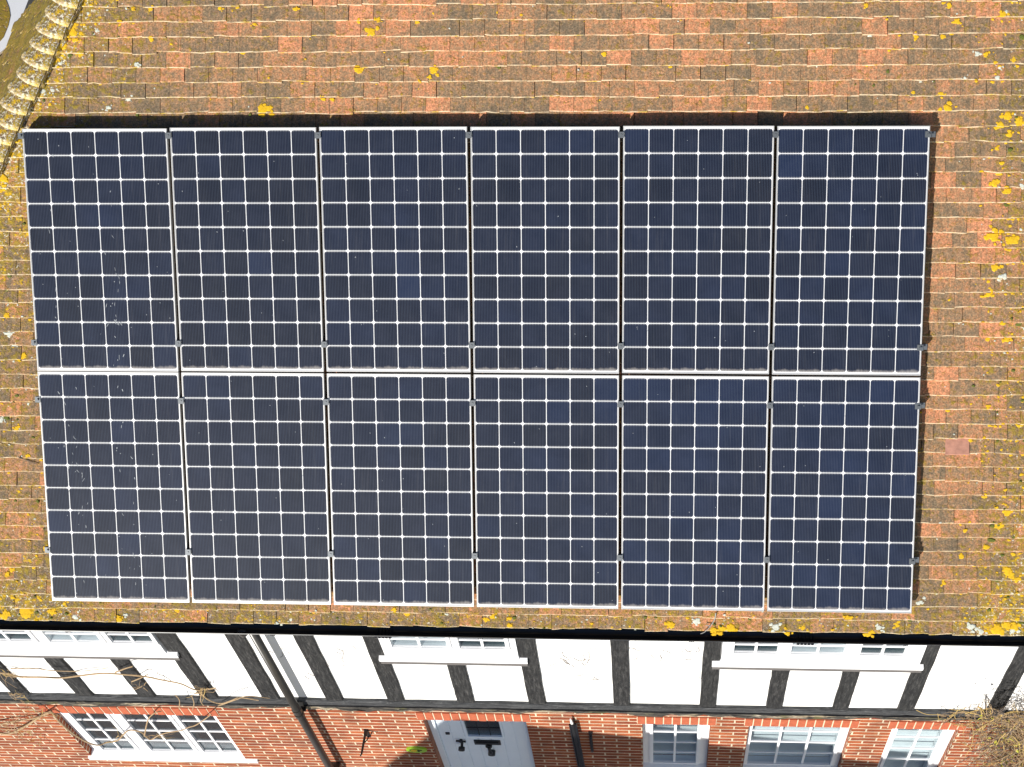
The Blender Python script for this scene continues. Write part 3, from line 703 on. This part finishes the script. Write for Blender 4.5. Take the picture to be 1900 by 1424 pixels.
# gutter
ey = RW(0, V_EAVE, HB + .02); GR = 0.056; gy, gz = ey.y - 0.012, ey.z - 0.026
m = MB(); K = 14
sec = [(math.cos(a) * GR, math.sin(a) * GR) for a in [PI + PI * i / K for i in range(K + 1)]]
sec = sec + [(c * (GR - .003) / GR, s_ * (GR - .003) / GR) for c, s_ in reversed(sec)]
ng = 24
for i in range(ng + 1):
    x = -2.6 + 11.1 * i / ng; sag = random.gauss(0, .0015)
    for c, s_ in sec: m.v.append(Vector((x, gy + c, gz + s_ + sag)))
    if i:
        q = len(sec); o_ = (i - 1) * q
        for j in range(q): m.f.append([o_ + j, o_ + (j + 1) % q, o_ + q + (j + 1) % q, o_ + q + j]); m.mi.append(0)
gut = m.build('gutter', M_GUTTER, house, smooth=False)
m = MB(); m.tube([(-2.6, gy - GR, gz), (8.5, gy - GR, gz)], .005, 6); m.build('gutter_lip', M_GUTTER, gut)
for x in (0.05, 1.55, 3.05, 4.55, 6.05, 7.55):
    m = MB(); pts = [(x, gy + math.cos(a) * (GR + .004), gz + math.sin(a) * (GR + .004)) for a in [PI + PI * i / 10 for i in range(11)]]
    for dx in (-.012, 0, .012): m.tube([(p[0] + dx, p[1], p[2]) for p in pts], .0045, 5)
    m.build('gutter_bracket', M_GUTTER, gut)
for x in (2.35, 5.35):
    m = MB(); pts = [(x, gy + math.cos(a) * (GR + .003), gz + math.sin(a) * (GR + .003)) for a in [PI + PI * i / 10 for i in range(11)]]
    for dx in (-.05, -.025, 0, .025, .05): m.tube([(p[0] + dx, p[1], p[2]) for p in pts], .013, 5)
    m.build('gutter_union', M_GUTTER, gut)
# wall plate and eaves board behind the gutter
m = MB(); m.box(-2.6, 8.4, gy + GR + .006, gy + GR + .028, gz - .10, gz + .012); m.box(-2.6, 8.4, gy + GR + .028, YPL + .1, gz - .10, gz - .085); m.build('fascia_board', M_BLACK, house)

# downpipe
YPI = 0.032
pa, pb = onY(475, 1184, YPI), onY(611, 1424, YPI); xpi = (pa.x + pb.x) / 2; xpi = onY(541, 1300, YPI).x
m = MB(); m.tube(spline([(xpi, gy, gz - .05), (xpi, gy, gz - .11), (xpi, YPI - .01, gz - .22), (xpi, YPI, gz - .30)], 6), .034, 16)
m.tube([(xpi, YPI, gz - .28), (xpi, YPI, GZ + .05)], .034, 16)
dp = m.build('downpipe', M_PIPE, house, smooth=True)
for z in (ZP - .03, ZP - .13, -3.9):
    m = MB(); m.tube([(xpi, YPI, z - .032), (xpi, YPI, z + .032)], .041, 16); m.box(xpi - .05, xpi + .05, YPI + .03, YPL - .03 if z > -2.6 else YB, z - .014, z + .014); m.build('pipe_collar', M_PIPE, dp)

# ------------------------------------------------------------------ front door
YD = YB + 0.10
m = MB(); x0, x1 = DO[0] + .002, DO[1] - .002
fl = onY(800, 1345, YD).x; 
m.box(x0, x0 + .055, YD - .02, YD + .05, GZ + .05, ZT - .002); m.box(x1 - .03, x1, YD - .02, YD + .05, GZ + .05, ZT - .002)
gx0, gx1 = (onY(859.8, 1335, YD).x + onY(868.6, 1365, YD).x) / 2, (onY(925.5, 1336, YD).x + onY(931.8, 1365.6, YD).x) / 2
gz0 = onY(900, 1365, YD).z; gz1 = ZT - .10
m.box(x0 + .055, x1 - .03, YD - .02, YD + .05, ZT - .045, ZT - .002)
m.box(x0 + .055, x1 - .03, YD + .012, YD + .045, GZ + .05, gz0); m.box(x0 + .055, gx0, YD + .012, YD + .045, gz0, ZT - .045); m.box(gx1, x1 - .03, YD + .012, YD + .045, gz0, ZT - .045); m.box(gx0, gx1, YD + .012, YD + .045, gz1, ZT - .045)
npk = 7; pw_ = (x1 - .03 - x0 - .055) / npk                      # vertical boards with open grooves
for i in range(npk):
    a = x0 + .055 + i * pw_ + .006; b = a + pw_ - .012
    segs = [(GZ + .05, ZT - .047)]
    if b > gx0 - .02 and a < gx1 + .02: segs = [(GZ + .05, gz0 - .045), (gz1 + .02, ZT - .047)]
    for s0, s1 in segs:
        for ax, bx in ([(a, b)] if len(segs) == 1 else [(a, b)]): m.box(ax, bx, YD, YD + .0125, s0, s1)
    if len(segs) == 2:
        if a < gx0 - .022: m.box(a, gx0 - .022, YD, YD + .0125, gz0 - .045, gz1 + .02)
        if b > gx1 + .022: m.box(gx1 + .022, b, YD, YD + .0125, gz0 - .045, gz1 + .02)
m.box(gx0 - .02, gx1 + .02, YD - .012, YD + .012, gz0 - .04, gz0); m.box(gx0 - .02, gx0, YD - .012, YD + .012, gz0, gz1); m.box(gx1, gx1 + .02, YD - .012, YD + .012, gz0, gz1)
door = m.build('front_door', M_DOOR, house); door['label'] = 'pale blue boarded front door with a small leaded window and black ironwork'
m = MB(); m.box(gx0 + .001, gx1 - .001, YD + .006, YD + .010, gz0 + .001, gz1 - .001)
m.build('door_window', M_DARKGLASS, door)
m = MB()
for q in (.33, .66): m.box(gx0, gx1, YD + .001, YD + .006, gz0 + (gz1 - gz0) * q - .003, gz0 + (gz1 - gz0) * q + .003)
for q in (.33, .66): m.box(gx0 + (gx1 - gx0) * q - .003, gx0 + (gx1 - gx0) * q + .003, YD + .001, YD + .006, gz0, gz1)
m.build('leading', M_BLACK, door)
a, b = onY(880, 1378, YD - .01), onY(928.5, 1378, YD - .01)
m = MB(); zc = a.z; m.box(a.x, b.x, YD - .012, YD - .0005, zc - .055, zc + .05); m.box(a.x + .02, b.x - .02, YD - .020, YD - .012, zc - .03, zc + .025); m.build('letter_plate', M_BLACK, door)
c = onY(907, 1384, YD - .02); m = MB(); m.tube([(c.x, YD - .001, c.z), (c.x, YD - .035, c.z)], .030, 12); m.tube([(c.x + .0, YD - .03, c.z), (c.x + .008, YD - .05, c.z - .10), (c.x + .01, YD - .03, c.z - .19)], .016, 8)
m.tube([(c.x + .01, YD - .001, c.z - .19), (c.x + .01, YD - .045, c.z - .19)], .034, 12); m.build('door_knocker', M_BLACK, door)
c = onY(857, 1384, YD - .03); m = MB(); m.tube([(c.x, YD - .001, c.z), (c.x, YD - .05, c.z)], .012, 8); m.tube([(c.x, YD - .045, c.z), (c.x, YD - .075, c.z)], .030, 12); m.tube([(c.x - .045, YD - .02, c.z + .10), (c.x + .045, YD - .02, c.z + .085)], .010, 8)
m.tube([(c.x, YD - .001, c.z + .09), (c.x, YD - .03, c.z + .09)], .014, 8); m.tube([(c.x, YD - .012, c.z + .09), (c.x, YD - .012, c.z)], .007, 6); m.build('door_handle', M_BLACK, door)
c = onY(830.5, 1362, YD - .01); m = MB(); m.box(c.x - .018, c.x + .018, YD - .012, YD - .0005, c.z - .018, c.z + .018); m.build('keyhole_plate', M_BLACK, door)

# ------------------------------------------------------------------ the valley and neighbouring roof beyond the hip
VP = VA * 0.5 + VB * 0.5; VN = Vector((0.22, -0.30, 0.93)).normalized()
def vpoly(px, lift): return [onP(x, y, VP + VN * lift, VN) for x, y in px]
m = MB(); P_ = vpoly([(-8, -40), (110, -46), (80, 0), (58, 34), (32, 72), (-40, 130), (-60, 60)], .0); Q_ = [p - VN * .03 for p in P_]; n = len(P_)
m.add(P_ + Q_, [list(range(n))[::-1], list(range(n, 2 * n))] + [(i, (i + 1) % n, n + (i + 1) % n, n + i) for i in range(n)])
m.build('lead_valley', M_LEAD, roof)
nb = empty('adjoining_roof', VP + Vector((-1, 0, -.3)), 'mossy tiled roof slope beyond the pale valley in the top left corner', 'roof')
m = MB(); P_ = vpoly([(4, -40), (11, 0), (17, 16), (19, 30), (15, 48), (6, 70), (-40, 122), (-260, 140), (-260, -60)], .004); Q_ = [p - VN * .06 for p in P_]; n = len(P_)
m.add(P_ + Q_, [list(range(n))[::-1], list(range(n, 2 * n))] + [(i, (i + 1) % n, n + (i + 1) % n, n + i) for i in range(n)])
m.pa = {'edge': [0.0] * len(m.v), 'damp': [.7] * len(m.v)}; m.fa = {'tile_id': [.5] * len(m.f)}
m.build('tiled_slope', M_TILE_MOSSY, nb)
# ================================================================== SOLAR ARRAY
PWD, PHT, PGAP, RGAP = 0.992, 1.65, 0.022, 0.008
RM = Matrix(((X.x, U.x, N.x, 0), (X.y, U.y, N.y, 0), (X.z, U.z, N.z, 0), (0, 0, 0, 1)))
CPX, CPY, CGAP, CR = 0.1630, 0.1618, 0.0048, 0.0160
def frame_mesh():
    m = MB(); w_, d = 0.0065, -0.038
    for a in ((0, PWD, 0, w_), (0, PWD, PHT - w_, PHT), (0, w_, w_, PHT - w_), (PWD - w_, PWD, w_, PHT - w_)):
        m.box(a[0], a[1], a[2], a[3], d, 0.0)
    return m
def sheet_mesh():
    m = MB(); m.box(.0065, PWD - .0065, .0065, PHT - .0065, -.008, -.003); return m
def cells_mesh():
    m = MB(); uv = []; ids = []
    ox, oy = (PWD - 6 * CPX) / 2, (PHT - 10 * CPY) / 2
    hx, hy = (CPX - CGAP) / 2, (CPY - CGAP) / 2; pm = random.gauss(.42, .13)
    for j in range(10):
        for i in range(6):
            cx, cy = ox + (i + .5) * CPX, oy + (j + .5) * CPY; P_ = []
            for qx, qy, a0 in ((1, 1, 0), (-1, 1, 90), (-1, -1, 180), (1, -1, 270)):
                for k in range(4):
                    a = math.radians(a0 + 30 * k); P_.append((qx * (hx - CR) + CR * math.cos(a), qy * (hy - CR) + CR * math.sin(a)))
            m.add([(cx + x, cy + y, -.0024) for x, y in P_], [list(range(16))]); uv += [((x + hx) / (2 * hx), (y + hy) / (2 * hy)) for x, y in P_]; ids.append(min(1, max(0, random.gauss(pm, .17))))
    m.uv = uv; m.fa = {'cell_id': ids}; return m
PANEL_LABELS = {
    (1, 0): 'solar panel in the upper row at its left end, white bird streaks down the middle', (1, 1): 'solar panel in the upper row, second from the left',
    (1, 2): 'solar panel in the upper row, third from the left', (1, 3): 'solar panel in the upper row, third from the right',
    (1, 4): 'solar panel in the upper row, second from the right', (1, 5): 'solar panel at the right end of the upper row',
    (0, 0): 'solar panel in the lower row at its left end, speckled with bird lime', (0, 1): 'solar panel in the lower row, second from the left above the downpipe',
    (0, 2): 'solar panel in the lower row, third from the left', (0, 3): 'solar panel in the lower row, third from the right',
    (0, 4): 'solar panel in the lower row, second from the right', (0, 5): 'solar panel in the lower row at its right end'}
# each panel sits a touch askew, as fitted
DY = {(1, 1): .003, (1, 2): .006, (1, 3): .005, (1, 4): .009, (1, 5): .006, (1, 0): -.002}
first = None
def droppings(parent, c, r):
    m = MB()
    def fleck(x, y, L, w_):
        a = random.gauss(-PI / 2, .35); k = 8; P_ = []
        for i in range(k):
            t = 2 * PI * i / k; q = random.uniform(.6, 1.25); dx, dy = math.cos(t) * L * q, math.sin(t) * w_ * q
            P_.append((x + dx * math.cos(a) - dy * math.sin(a), y + dx * math.sin(a) + dy * math.cos(a), -.0012))
        m.add(P_, [list(range(k))])
    if c == 0:
        cols = (.56, .60, .18) if r == 1 else (.20, .28, .55, .62)
        for _ in range(34 if r else 50):
            fleck(random.choice(cols) + random.gauss(0, .022), random.uniform(.05, 1.60) if r == 0 else abs(random.gauss(0, .6)) + .04 if random.random() < .6 else random.uniform(.05, 1.5), random.uniform(.004, .019), random.uniform(.0010, .0028))
    for _ in range(26 if c == 0 else 12): fleck(random.uniform(.03, .96), random.uniform(.03, 1.6), random.uniform(.002, .0045), random.uniform(.0015, .003))
    m.v = [Vector((p.x, min(max(p.y, .02), PHT - .02), p.z)) for p in m.v]
    m.build('bird_dropping', M_DROP, parent, local=True, kind='stuff')
for r in (1, 0):
    for c in range(6):
        loc = RW(c * (PWD + PGAP), r * (PHT + RGAP) + DY.get((r, c), 0.0))
        mat = Matrix.Translation(loc) @ RM @ Matrix.Rotation(random.gauss(0, .0006), 4, 'Z')
        p = empty('solar_panel', loc, PANEL_LABELS[(r, c)], 'solar panel', 'solar panels on the roof', mat)
        if first is None:
            f_ = frame_mesh().build('frame', M_ALU, p, local=True); s_ = sheet_mesh().build('backing_sheet', M_SHEET, p, local=True); first = (f_, s_)
        else:
            for q in first: o = q.copy(); sc.collection.objects.link(o); o.parent = p
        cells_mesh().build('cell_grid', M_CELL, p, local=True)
        droppings(p, c, r)

# rails with clamps
RAILS = ((0.372, 'lowest mounting rail under the bottom row of panels'), (1.453, 'mounting rail under the upper part of the bottom row'), (1.852, 'mounting rail under the lower part of the top row'), (3.259, 'topmost mounting rail near the upper panel edge'))
def clamp_block(end):
    m = MB()
    if end: m.box(-.002, .030, -.020, .020, -.040, .002); m.box(-.010, .012, -.020, .020, .0005, .0045)
    else: m.box(-.0095, .0095, -.020, .020, -.04, .001); m.box(-.019, .019, -.020, .020, .0095, .0130)
    m.tube([(0.008 if end else 0, 0, .0), (0.008 if end else 0, 0, .0165)], .0075, 6); return m
TOTW = 6 * PWD + 5 * PGAP
proto = {}
for v, lab in RAILS:
    mt = Matrix.Translation(RW(0, v)) @ RM
    rl = empty('mounting_rail', RW(0, v), lab, 'rail', 'rails under the solar panels', mt)
    m = MB(); m.box(-.028, TOTW + .045, -.019, .019, -.080, -.040); m.box(-.028, TOTW + .045, -.006, .006, -.0398, -.039)
    m.build('rail_bar', M_CLAMP, rl, local=True)
    for i in range(8):
        x = .15 + i * (TOTW - .3) / 7; h_ = MB(); h_.box(x - .015, x + .015, -.045, -.0195, -.118, -.045); h_.build('roof_hook', M_CLAMP, rl, local=True)
    for i in range(7):
        end = i in (0, 6); key = 'end_clamp' if end else 'mid_clamp'
        if key not in proto:
            o = clamp_block(end).build(key, M_CLAMP, rl, local=True); proto[key] = o
        else:
            o = proto[key].copy(); sc.collection.objects.link(o); o.parent = rl
        x = i * (PWD + PGAP) - PGAP / 2
        if i == 0: o.location = (-.001, 0, 0); o.rotation_euler = (0, 0, PI)
        elif i == 6: o.location = (TOTW + .001, 0, 0)
        else: o.location = (x, 0, 0)

# ================================================================== SMALL THINGS ON THE WALL AND ROOF
# oval plaque
c = onY(772.8, 1393.6, YB - .02)
pl = empty('house_plaque', (c.x, YB - .01, c.z), 'small oval lime green plaque with a yellow middle on the brick beside the door', 'plaque')
m = MB(); k = 28
def oval(a, b, y): return [(c.x + math.cos(2 * PI * i / k) * a, y, c.z + math.sin(2 * PI * i / k) * b) for i in range(k)]
m.add(oval(.095, .068, YB - .016) + oval(.095, .068, YB - .0005), [list(range(k))[::-1]] + [(i, (i + 1) % k, k + (i + 1) % k, k + i) for i in range(k)]); m.build('plaque_board', M_LIME, pl)
m = MB()
for dx, dz, r_ in ((-.03, .0, .022), (-.012, .008, .02), (-.02, -.018, .018), (-.042, -.012, .014)):
    m.add([(c.x + dx + math.cos(2 * PI * i / 12) * r_, YB - .0185 - r_ * .05, c.z + dz + math.sin(2 * PI * i / 12) * r_) for i in range(12)] + [(c.x + dx, YB - .024, c.z + dz)], [(12, (i + 1) % 12, i) for i in range(12)])
m.build('yellow_flower', M_YEL, pl)
m = MB()
for dx, dz, w_ in ((.02, .012, .012), (.042, .008, .008), (.018, -.018, .010), (-.055, .012, .008)): m.box(c.x + dx - w_, c.x + dx + w_, YB - .020, YB - .0165, c.z + dz - .007, c.z + dz + .007)
m.build('painted_mark', M_BLACK, pl)
# hanging basket bracket
c = onY(679, 1354.5, YB)
br = empty('basket_bracket', (c.x, YB, c.z), 'small black iron hanging bracket on sunlit brick between downpipe and door', 'bracket')
m = MB(); m.box(c.x - .018, c.x + .018, YB - .008, YB - .0005, c.z - .17, c.z + .02); m.build('wall_plate', M_BLACK, br)
m = MB(); m.box(c.x - .014, c.x + .014, YB - .055, YB - .008, c.z - .02, c.z + .012); m.tube([(c.x, YB - .008, c.z), (c.x - .012, YB - .22, c.z + .012), (c.x - .016, YB - .25, c.z + .03)], .012, 8, 0, .006); m.build('arm', M_BLACK, br)
m = MB(); m.tube(spline([(c.x, YB - .008, c.z - .15), (c.x + .0, YB - .05, c.z - .11), (c.x - .006, YB - .12, c.z - .01)], 5), .006, 6); m.build('brace', M_BLACK, br)
# dark pole with a pale tip
pt_, pb_ = onY(1061.5, 1338, YB - .035), onY(1079.5, 1424, YB - .06)
d = (pb_ - pt_); e_ = pt_ + d * ((GZ + .02 - pt_.z) / d.z)
po = empty('leaning_pole', (e_.x, e_.y, GZ), 'dark grooved pole with a pale tip leaning against the brick right of the door', 'pole')
m = MB(); q = pt_ + d.normalized() * .05; m.tube([q, e_], .021, 10); m.build('shaft', M_BLACK, po)
for s_ in (-1, 1):
    m = MB(); o_ = Vector((.026 * s_, -.004, -.01 if s_ > 0 else -.03)); m.tube([q + o_, e_ + o_], .009, 6); m.build('side_rail', M_GUTTER, po)
m = MB(); m.tube([q + Vector((-.004, 0, -.01)), pt_ + Vector((-.012, 0, .045))], .015, 8, 0, .007); m.build('tip', M_WHITE, po)
a, b = onY(1095.5, 1361, YB - .01), onY(1097.5, 1394, YB - .01)
m = MB(); m.box(a.x - .012, a.x + .012, YB - .020, YB - .0005, b.z, a.z); m.box(a.x - .006, a.x + .006, YB - .03, YB - .020, b.z + .02, a.z - .03); m.box(a.x - .018, a.x + .018, YB - .014, YB - .0005, a.z + .0005, a.z + .03)
tag(m.build('iron_bar', M_BLACK), 'short upright black iron bar fixed to the brick right of the leaning pole', 'bar')
# twigs on the roof
def roofpts(px, h=.012): return [surf(*onR(x, y, HB + .03), h) for x, y in px]
m = MB(); m.tube(spline(roofpts([(36, 849), (45, 853), (58, 858), (70, 862)]), 4), .004, 6, 0, .0022); m.tube(roofpts([(50, 855), (56, 853)]), .002, 5)
tag(m.build('dead_twig', M_TWIG), 'thin dark twig lying on the tiles left of the lower panels', 'twig')
m = MB(); m.tube(spline(roofpts([(1328, 1137), (1326, 1149), (1318, 1161), (1308, 1171), (1300, 1176)], .02), 5), .0045, 6, 0, .002); m.tube(roofpts([(1318, 1161), (1309, 1160)], .02), .003, 5)
tag(m.build('grey_twig', simple('grey_bark', (0.30, .30, .28), .9, var=.4, scale=40)), 'curved grey twig hanging over the eaves tiles above the gutter', 'twig')

# bare climber along the left of the wall
vine = empty('bare_climber', (onY(20, 1400, YB).x, YB - .05, GZ), 'leafless brown climber trailing over the wall at the left', 'climber')
def stem(m, px, Y0, r, r2=None, wob=.012, n=6):
    pts = [onY(x, y, Y0 + random.gauss(0, wob)) for x, y in px]; m.tube(spline(pts, n), r, 6, 0, r2); return pts
m = MB()
stem(m, [(-20, 1248), (10, 1250), (35, 1256), (80, 1257), (115, 1258), (150, 1254), (190, 1250), (230, 1252), (270, 1256), (300, 1262), (335, 1269), (365, 1281), (400, 1277)], .06, .009, .005)
stem(m, [(20, 1241), (60, 1240), (90, 1244), (130, 1246), (160, 1245), (200, 1240)], .07, .005, .003)
stem(m, [(214, 1248), (232, 1241), (246, 1237)], .06, .007, .005)
stem(m, [(245, 1265), (262, 1258), (275, 1251)], .06, .006, .004)
stem(m, [(-10, 1358), (15, 1362), (40, 1352), (60, 1340), (80, 1327), (95, 1320)], .10, .012, .008)
stem(m, [(-10, 1347), (20, 1340), (45, 1336), (70, 1332), (95, 1322)], .10, .010, .006)
stem(m, [(95, 1320), (112, 1342), (140, 1365), (165, 1379), (183, 1383), (198, 1378), (218, 1374), (232, 1360), (243, 1355), (262, 1359), (270, 1366), (280, 1373), (292, 1366), (310, 1360), (335, 1356), (350, 1350), (365, 1345), (392, 1326)], .07, .008, .005)
stem(m, [(268, 1366), (272, 1345), (277, 1332), (288, 1323), (300, 1320)], .06, .007, .004)
stem(m, [(375, 1284), (372, 1300), (378, 1310)], .04, .004); stem(m, [(355, 1290), (360, 1305), (357, 1318)], .04, .004); stem(m, [(325, 1290), (333, 1300), (332, 1315)], .04, .004)
stem(m, [(370, 1283), (385, 1298), (408, 1306), (430, 1300), (445, 1295), (480, 1300)], .04, .006, .004)
stem(m, [(405, 1310), (420, 1305), (440, 1298), (460, 1292), (500, 1296)], .04, .005, .003)
m.build('main_stem', M_STEM, vine)
m = MB()
for cx_, cy_, n_, sp in ((10, 1253, 12, 12), (375, 1283, 14, 9), (222, 1365, 6, 6), (262, 1275, 6, 6), (40, 1292, 7, 9), (20, 1288, 5, 9), (30, 1345, 26, 22), (75, 1330, 16, 14), (60, 1375, 14, 16), (290, 1366, 6, 6)):
    for _ in range(n_):
        p = onY(cx_ + random.gauss(0, sp * .5), cy_ + random.gauss(0, sp * .4), random.uniform(.02, .11)); pts = [p]; a = random.uniform(0, 2 * PI)
        for _ in range(random.randint(2, 5)):
            a += random.gauss(0, .55); p = p + Vector((math.cos(a) * .035, random.gauss(0, .012), math.sin(a) * .045 - .01)); pts.append(p)
        m.tube(spline(pts, 3), random.uniform(.0018, .0042), 5, random.choice((0, 0, 1)), .001)
m.build('side_shoot', [M_STEM, M_TAN], vine, kind='stuff')

# tangled climber at the right
bush = empty('tangled_climber', (onY(1860, 1424, YB).x, YB - .1, GZ), 'tangled half-dead climber with golden stems at the right end of the brick wall', 'climber')
m = MB()
for px, y_, r_ in (([(1790, 1325), (1815, 1318), (1840, 1315)], .04, .006), ([(1838, 1338), (1860, 1328), (1880, 1321), (1920, 1325)], .00, .010), ([(1845, 1335), (1870, 1323), (1900, 1321), (1930, 1323)], .02, .009),
                    ([(1820, 1316), (1822, 1330), (1824, 1350), (1826, 1362)], .01, .009), ([(1815, 1312), (1822, 1316), (1828, 1326)], .01, .010), ([(1700, 1318), (1720, 1326), (1745, 1326)], .05, .004),
                    ([(1762, 1316), (1785, 1320), (1810, 1324)], .05, .004), ([(1800, 1340), (1806, 1360), (1802, 1385), (1790, 1405)], .08, .005), ([(1740, 1325), (1742, 1338)], .05, .004), ([(1760, 1340), (1775, 1345), (1800, 1343)], .06, .005),
                    ([(1840, 1385), (1870, 1372), (1905, 1362)], .0, .006), ([(1835, 1400), (1860, 1392), (1905, 1372)], .0, .006), ([(1850, 1362), (1875, 1368), (1905, 1370)], -.02, .007)):
    stem(m, px, y_, r_ * .7, r_ * .35, .02)
m.build('main_stem', M_TAN, bush)
m = MB()
def inside(x, y): return x > 1735 + (0 if y < 1345 else 60 + (y - 1345) * .15) + random.uniform(-12, 40)
cnt = 0
while cnt < 1700:
    x, y = random.uniform(1740, 1990), random.uniform(1322, 1500)
    if not inside(x, y) or random.random() > min(1, .25 + (x - 1740) / 120): continue
    cnt += 1
    p = onY(x, y, random.uniform(-.22, .11) if x > 1830 else random.uniform(.04, .12)); pts = [p]; a = random.uniform(0, 2 * PI); b = random.gauss(0, .6)
    for _ in range(random.randint(3, 6)):
        a += random.gauss(0, .4); b += random.gauss(0, .3); p = p + Vector((math.cos(a) * .04, math.sin(b) * .022, math.sin(a) * .05)); p.y = min(p.y, YB - .004); pts.append(p)
    m.tube(spline(pts, 2), random.uniform(.0018, .0055), 4, random.choice((0, 0, 1, 2, 2)), .001, False)
m.build('twig_tangle', [M_STEM, M_TAN, M_TWIG], bush, kind='stuff')
m = MB(); cnt = 0
while cnt < 1000:
    x, y = random.uniform(1745, 1990), random.uniform(1328, 1500)
    if not inside(x - 15, y) or random.random() > min(1, .12 + (x - 1760) / 130): continue
    cnt += 1
    p = onY(x, y, random.uniform(-.24, .10)); d1 = Vector((random.gauss(0, 1), random.gauss(0, .6), random.gauss(0, 1))).normalized(); d2 = d1.cross(Vector((random.gauss(0, .5), -1, random.gauss(0, .5)))).normalized()
    L, w_ = random.uniform(.012, .028), random.uniform(.006, .013); nn = d1.cross(d2) * L * .25
    m.add([p - d1 * L, p - d1 * L * .3 + d2 * w_ + nn, p + d1 * L * .5 + d2 * w_ * .8 + nn, p + d1 * L, p + d1 * L * .5 - d2 * w_ * .8 + nn, p - d1 * L * .3 - d2 * w_ + nn], [(0, 1, 2, 3), (0, 3, 4, 5)], 0 if random.random() < .82 else 1)
m.build('withered_leaves', [M_LEAF, M_GREEN], bush, kind='stuff')

# ================================================================== unseen building added across the yard to shade the brickwork
YO = -7.0; D_ = YB - YO; SX, SZ = 0.4526 * D_, 0.2759 * D_
prof = [(1.50, -4.60), (1.83, -3.88), (2.29, -3.12), (2.47, -2.80), (2.62, -2.66), (2.85, -2.72), (6.27, -3.58), (6.75, -3.72)]
prof = [(x - SX, z + SZ) for x, z in prof]
ob = empty('shade_caster', (prof[3][0] + 1.5, YO - 2, GZ), 'unseen low brick building added to shade the cottage front', 'shade_caster')
m = MB(); poly = [(prof[0][0] + .05, GZ)] + [(x, z - .02) for x, z in prof] + [(prof[-1][0] - .05, GZ)]; n = len(poly)
m.add([(x, YO, z) for x, z in poly] + [(x, YO - 4, z) for x, z in poly], [list(range(n))[::-1], list(range(n, 2 * n))] + [(i, (i + 1) % n, n + (i + 1) % n, n + i) for i in range(n)])
m.build('brick_walls', M_BRICK, ob)
m = MB()
for (xa, za), (xb, zb__) in zip(prof, prof[1:]):
    m.add([(xa, YO + .02, za), (xb, YO + .02, zb__), (xb, YO - 4.1, zb__), (xa, YO - 4.1, za), (xa, YO + .02, za - .018), (xb, YO + .02, zb__ - .018), (xb, YO - 4.1, zb__ - .018), (xa, YO - 4.1, za - .018)],
          [(0, 1, 2, 3), (7, 6, 5, 4), (0, 4, 5, 1), (2, 6, 7, 3), (1, 5, 6, 2), (3, 7, 4, 0)])
m.pa = {'edge': [0.0] * len(m.v), 'damp': [.4] * len(m.v)}; m.fa = {'tile_id': [.4] * len(m.f)}
m.build('roof', M_TILE, ob)
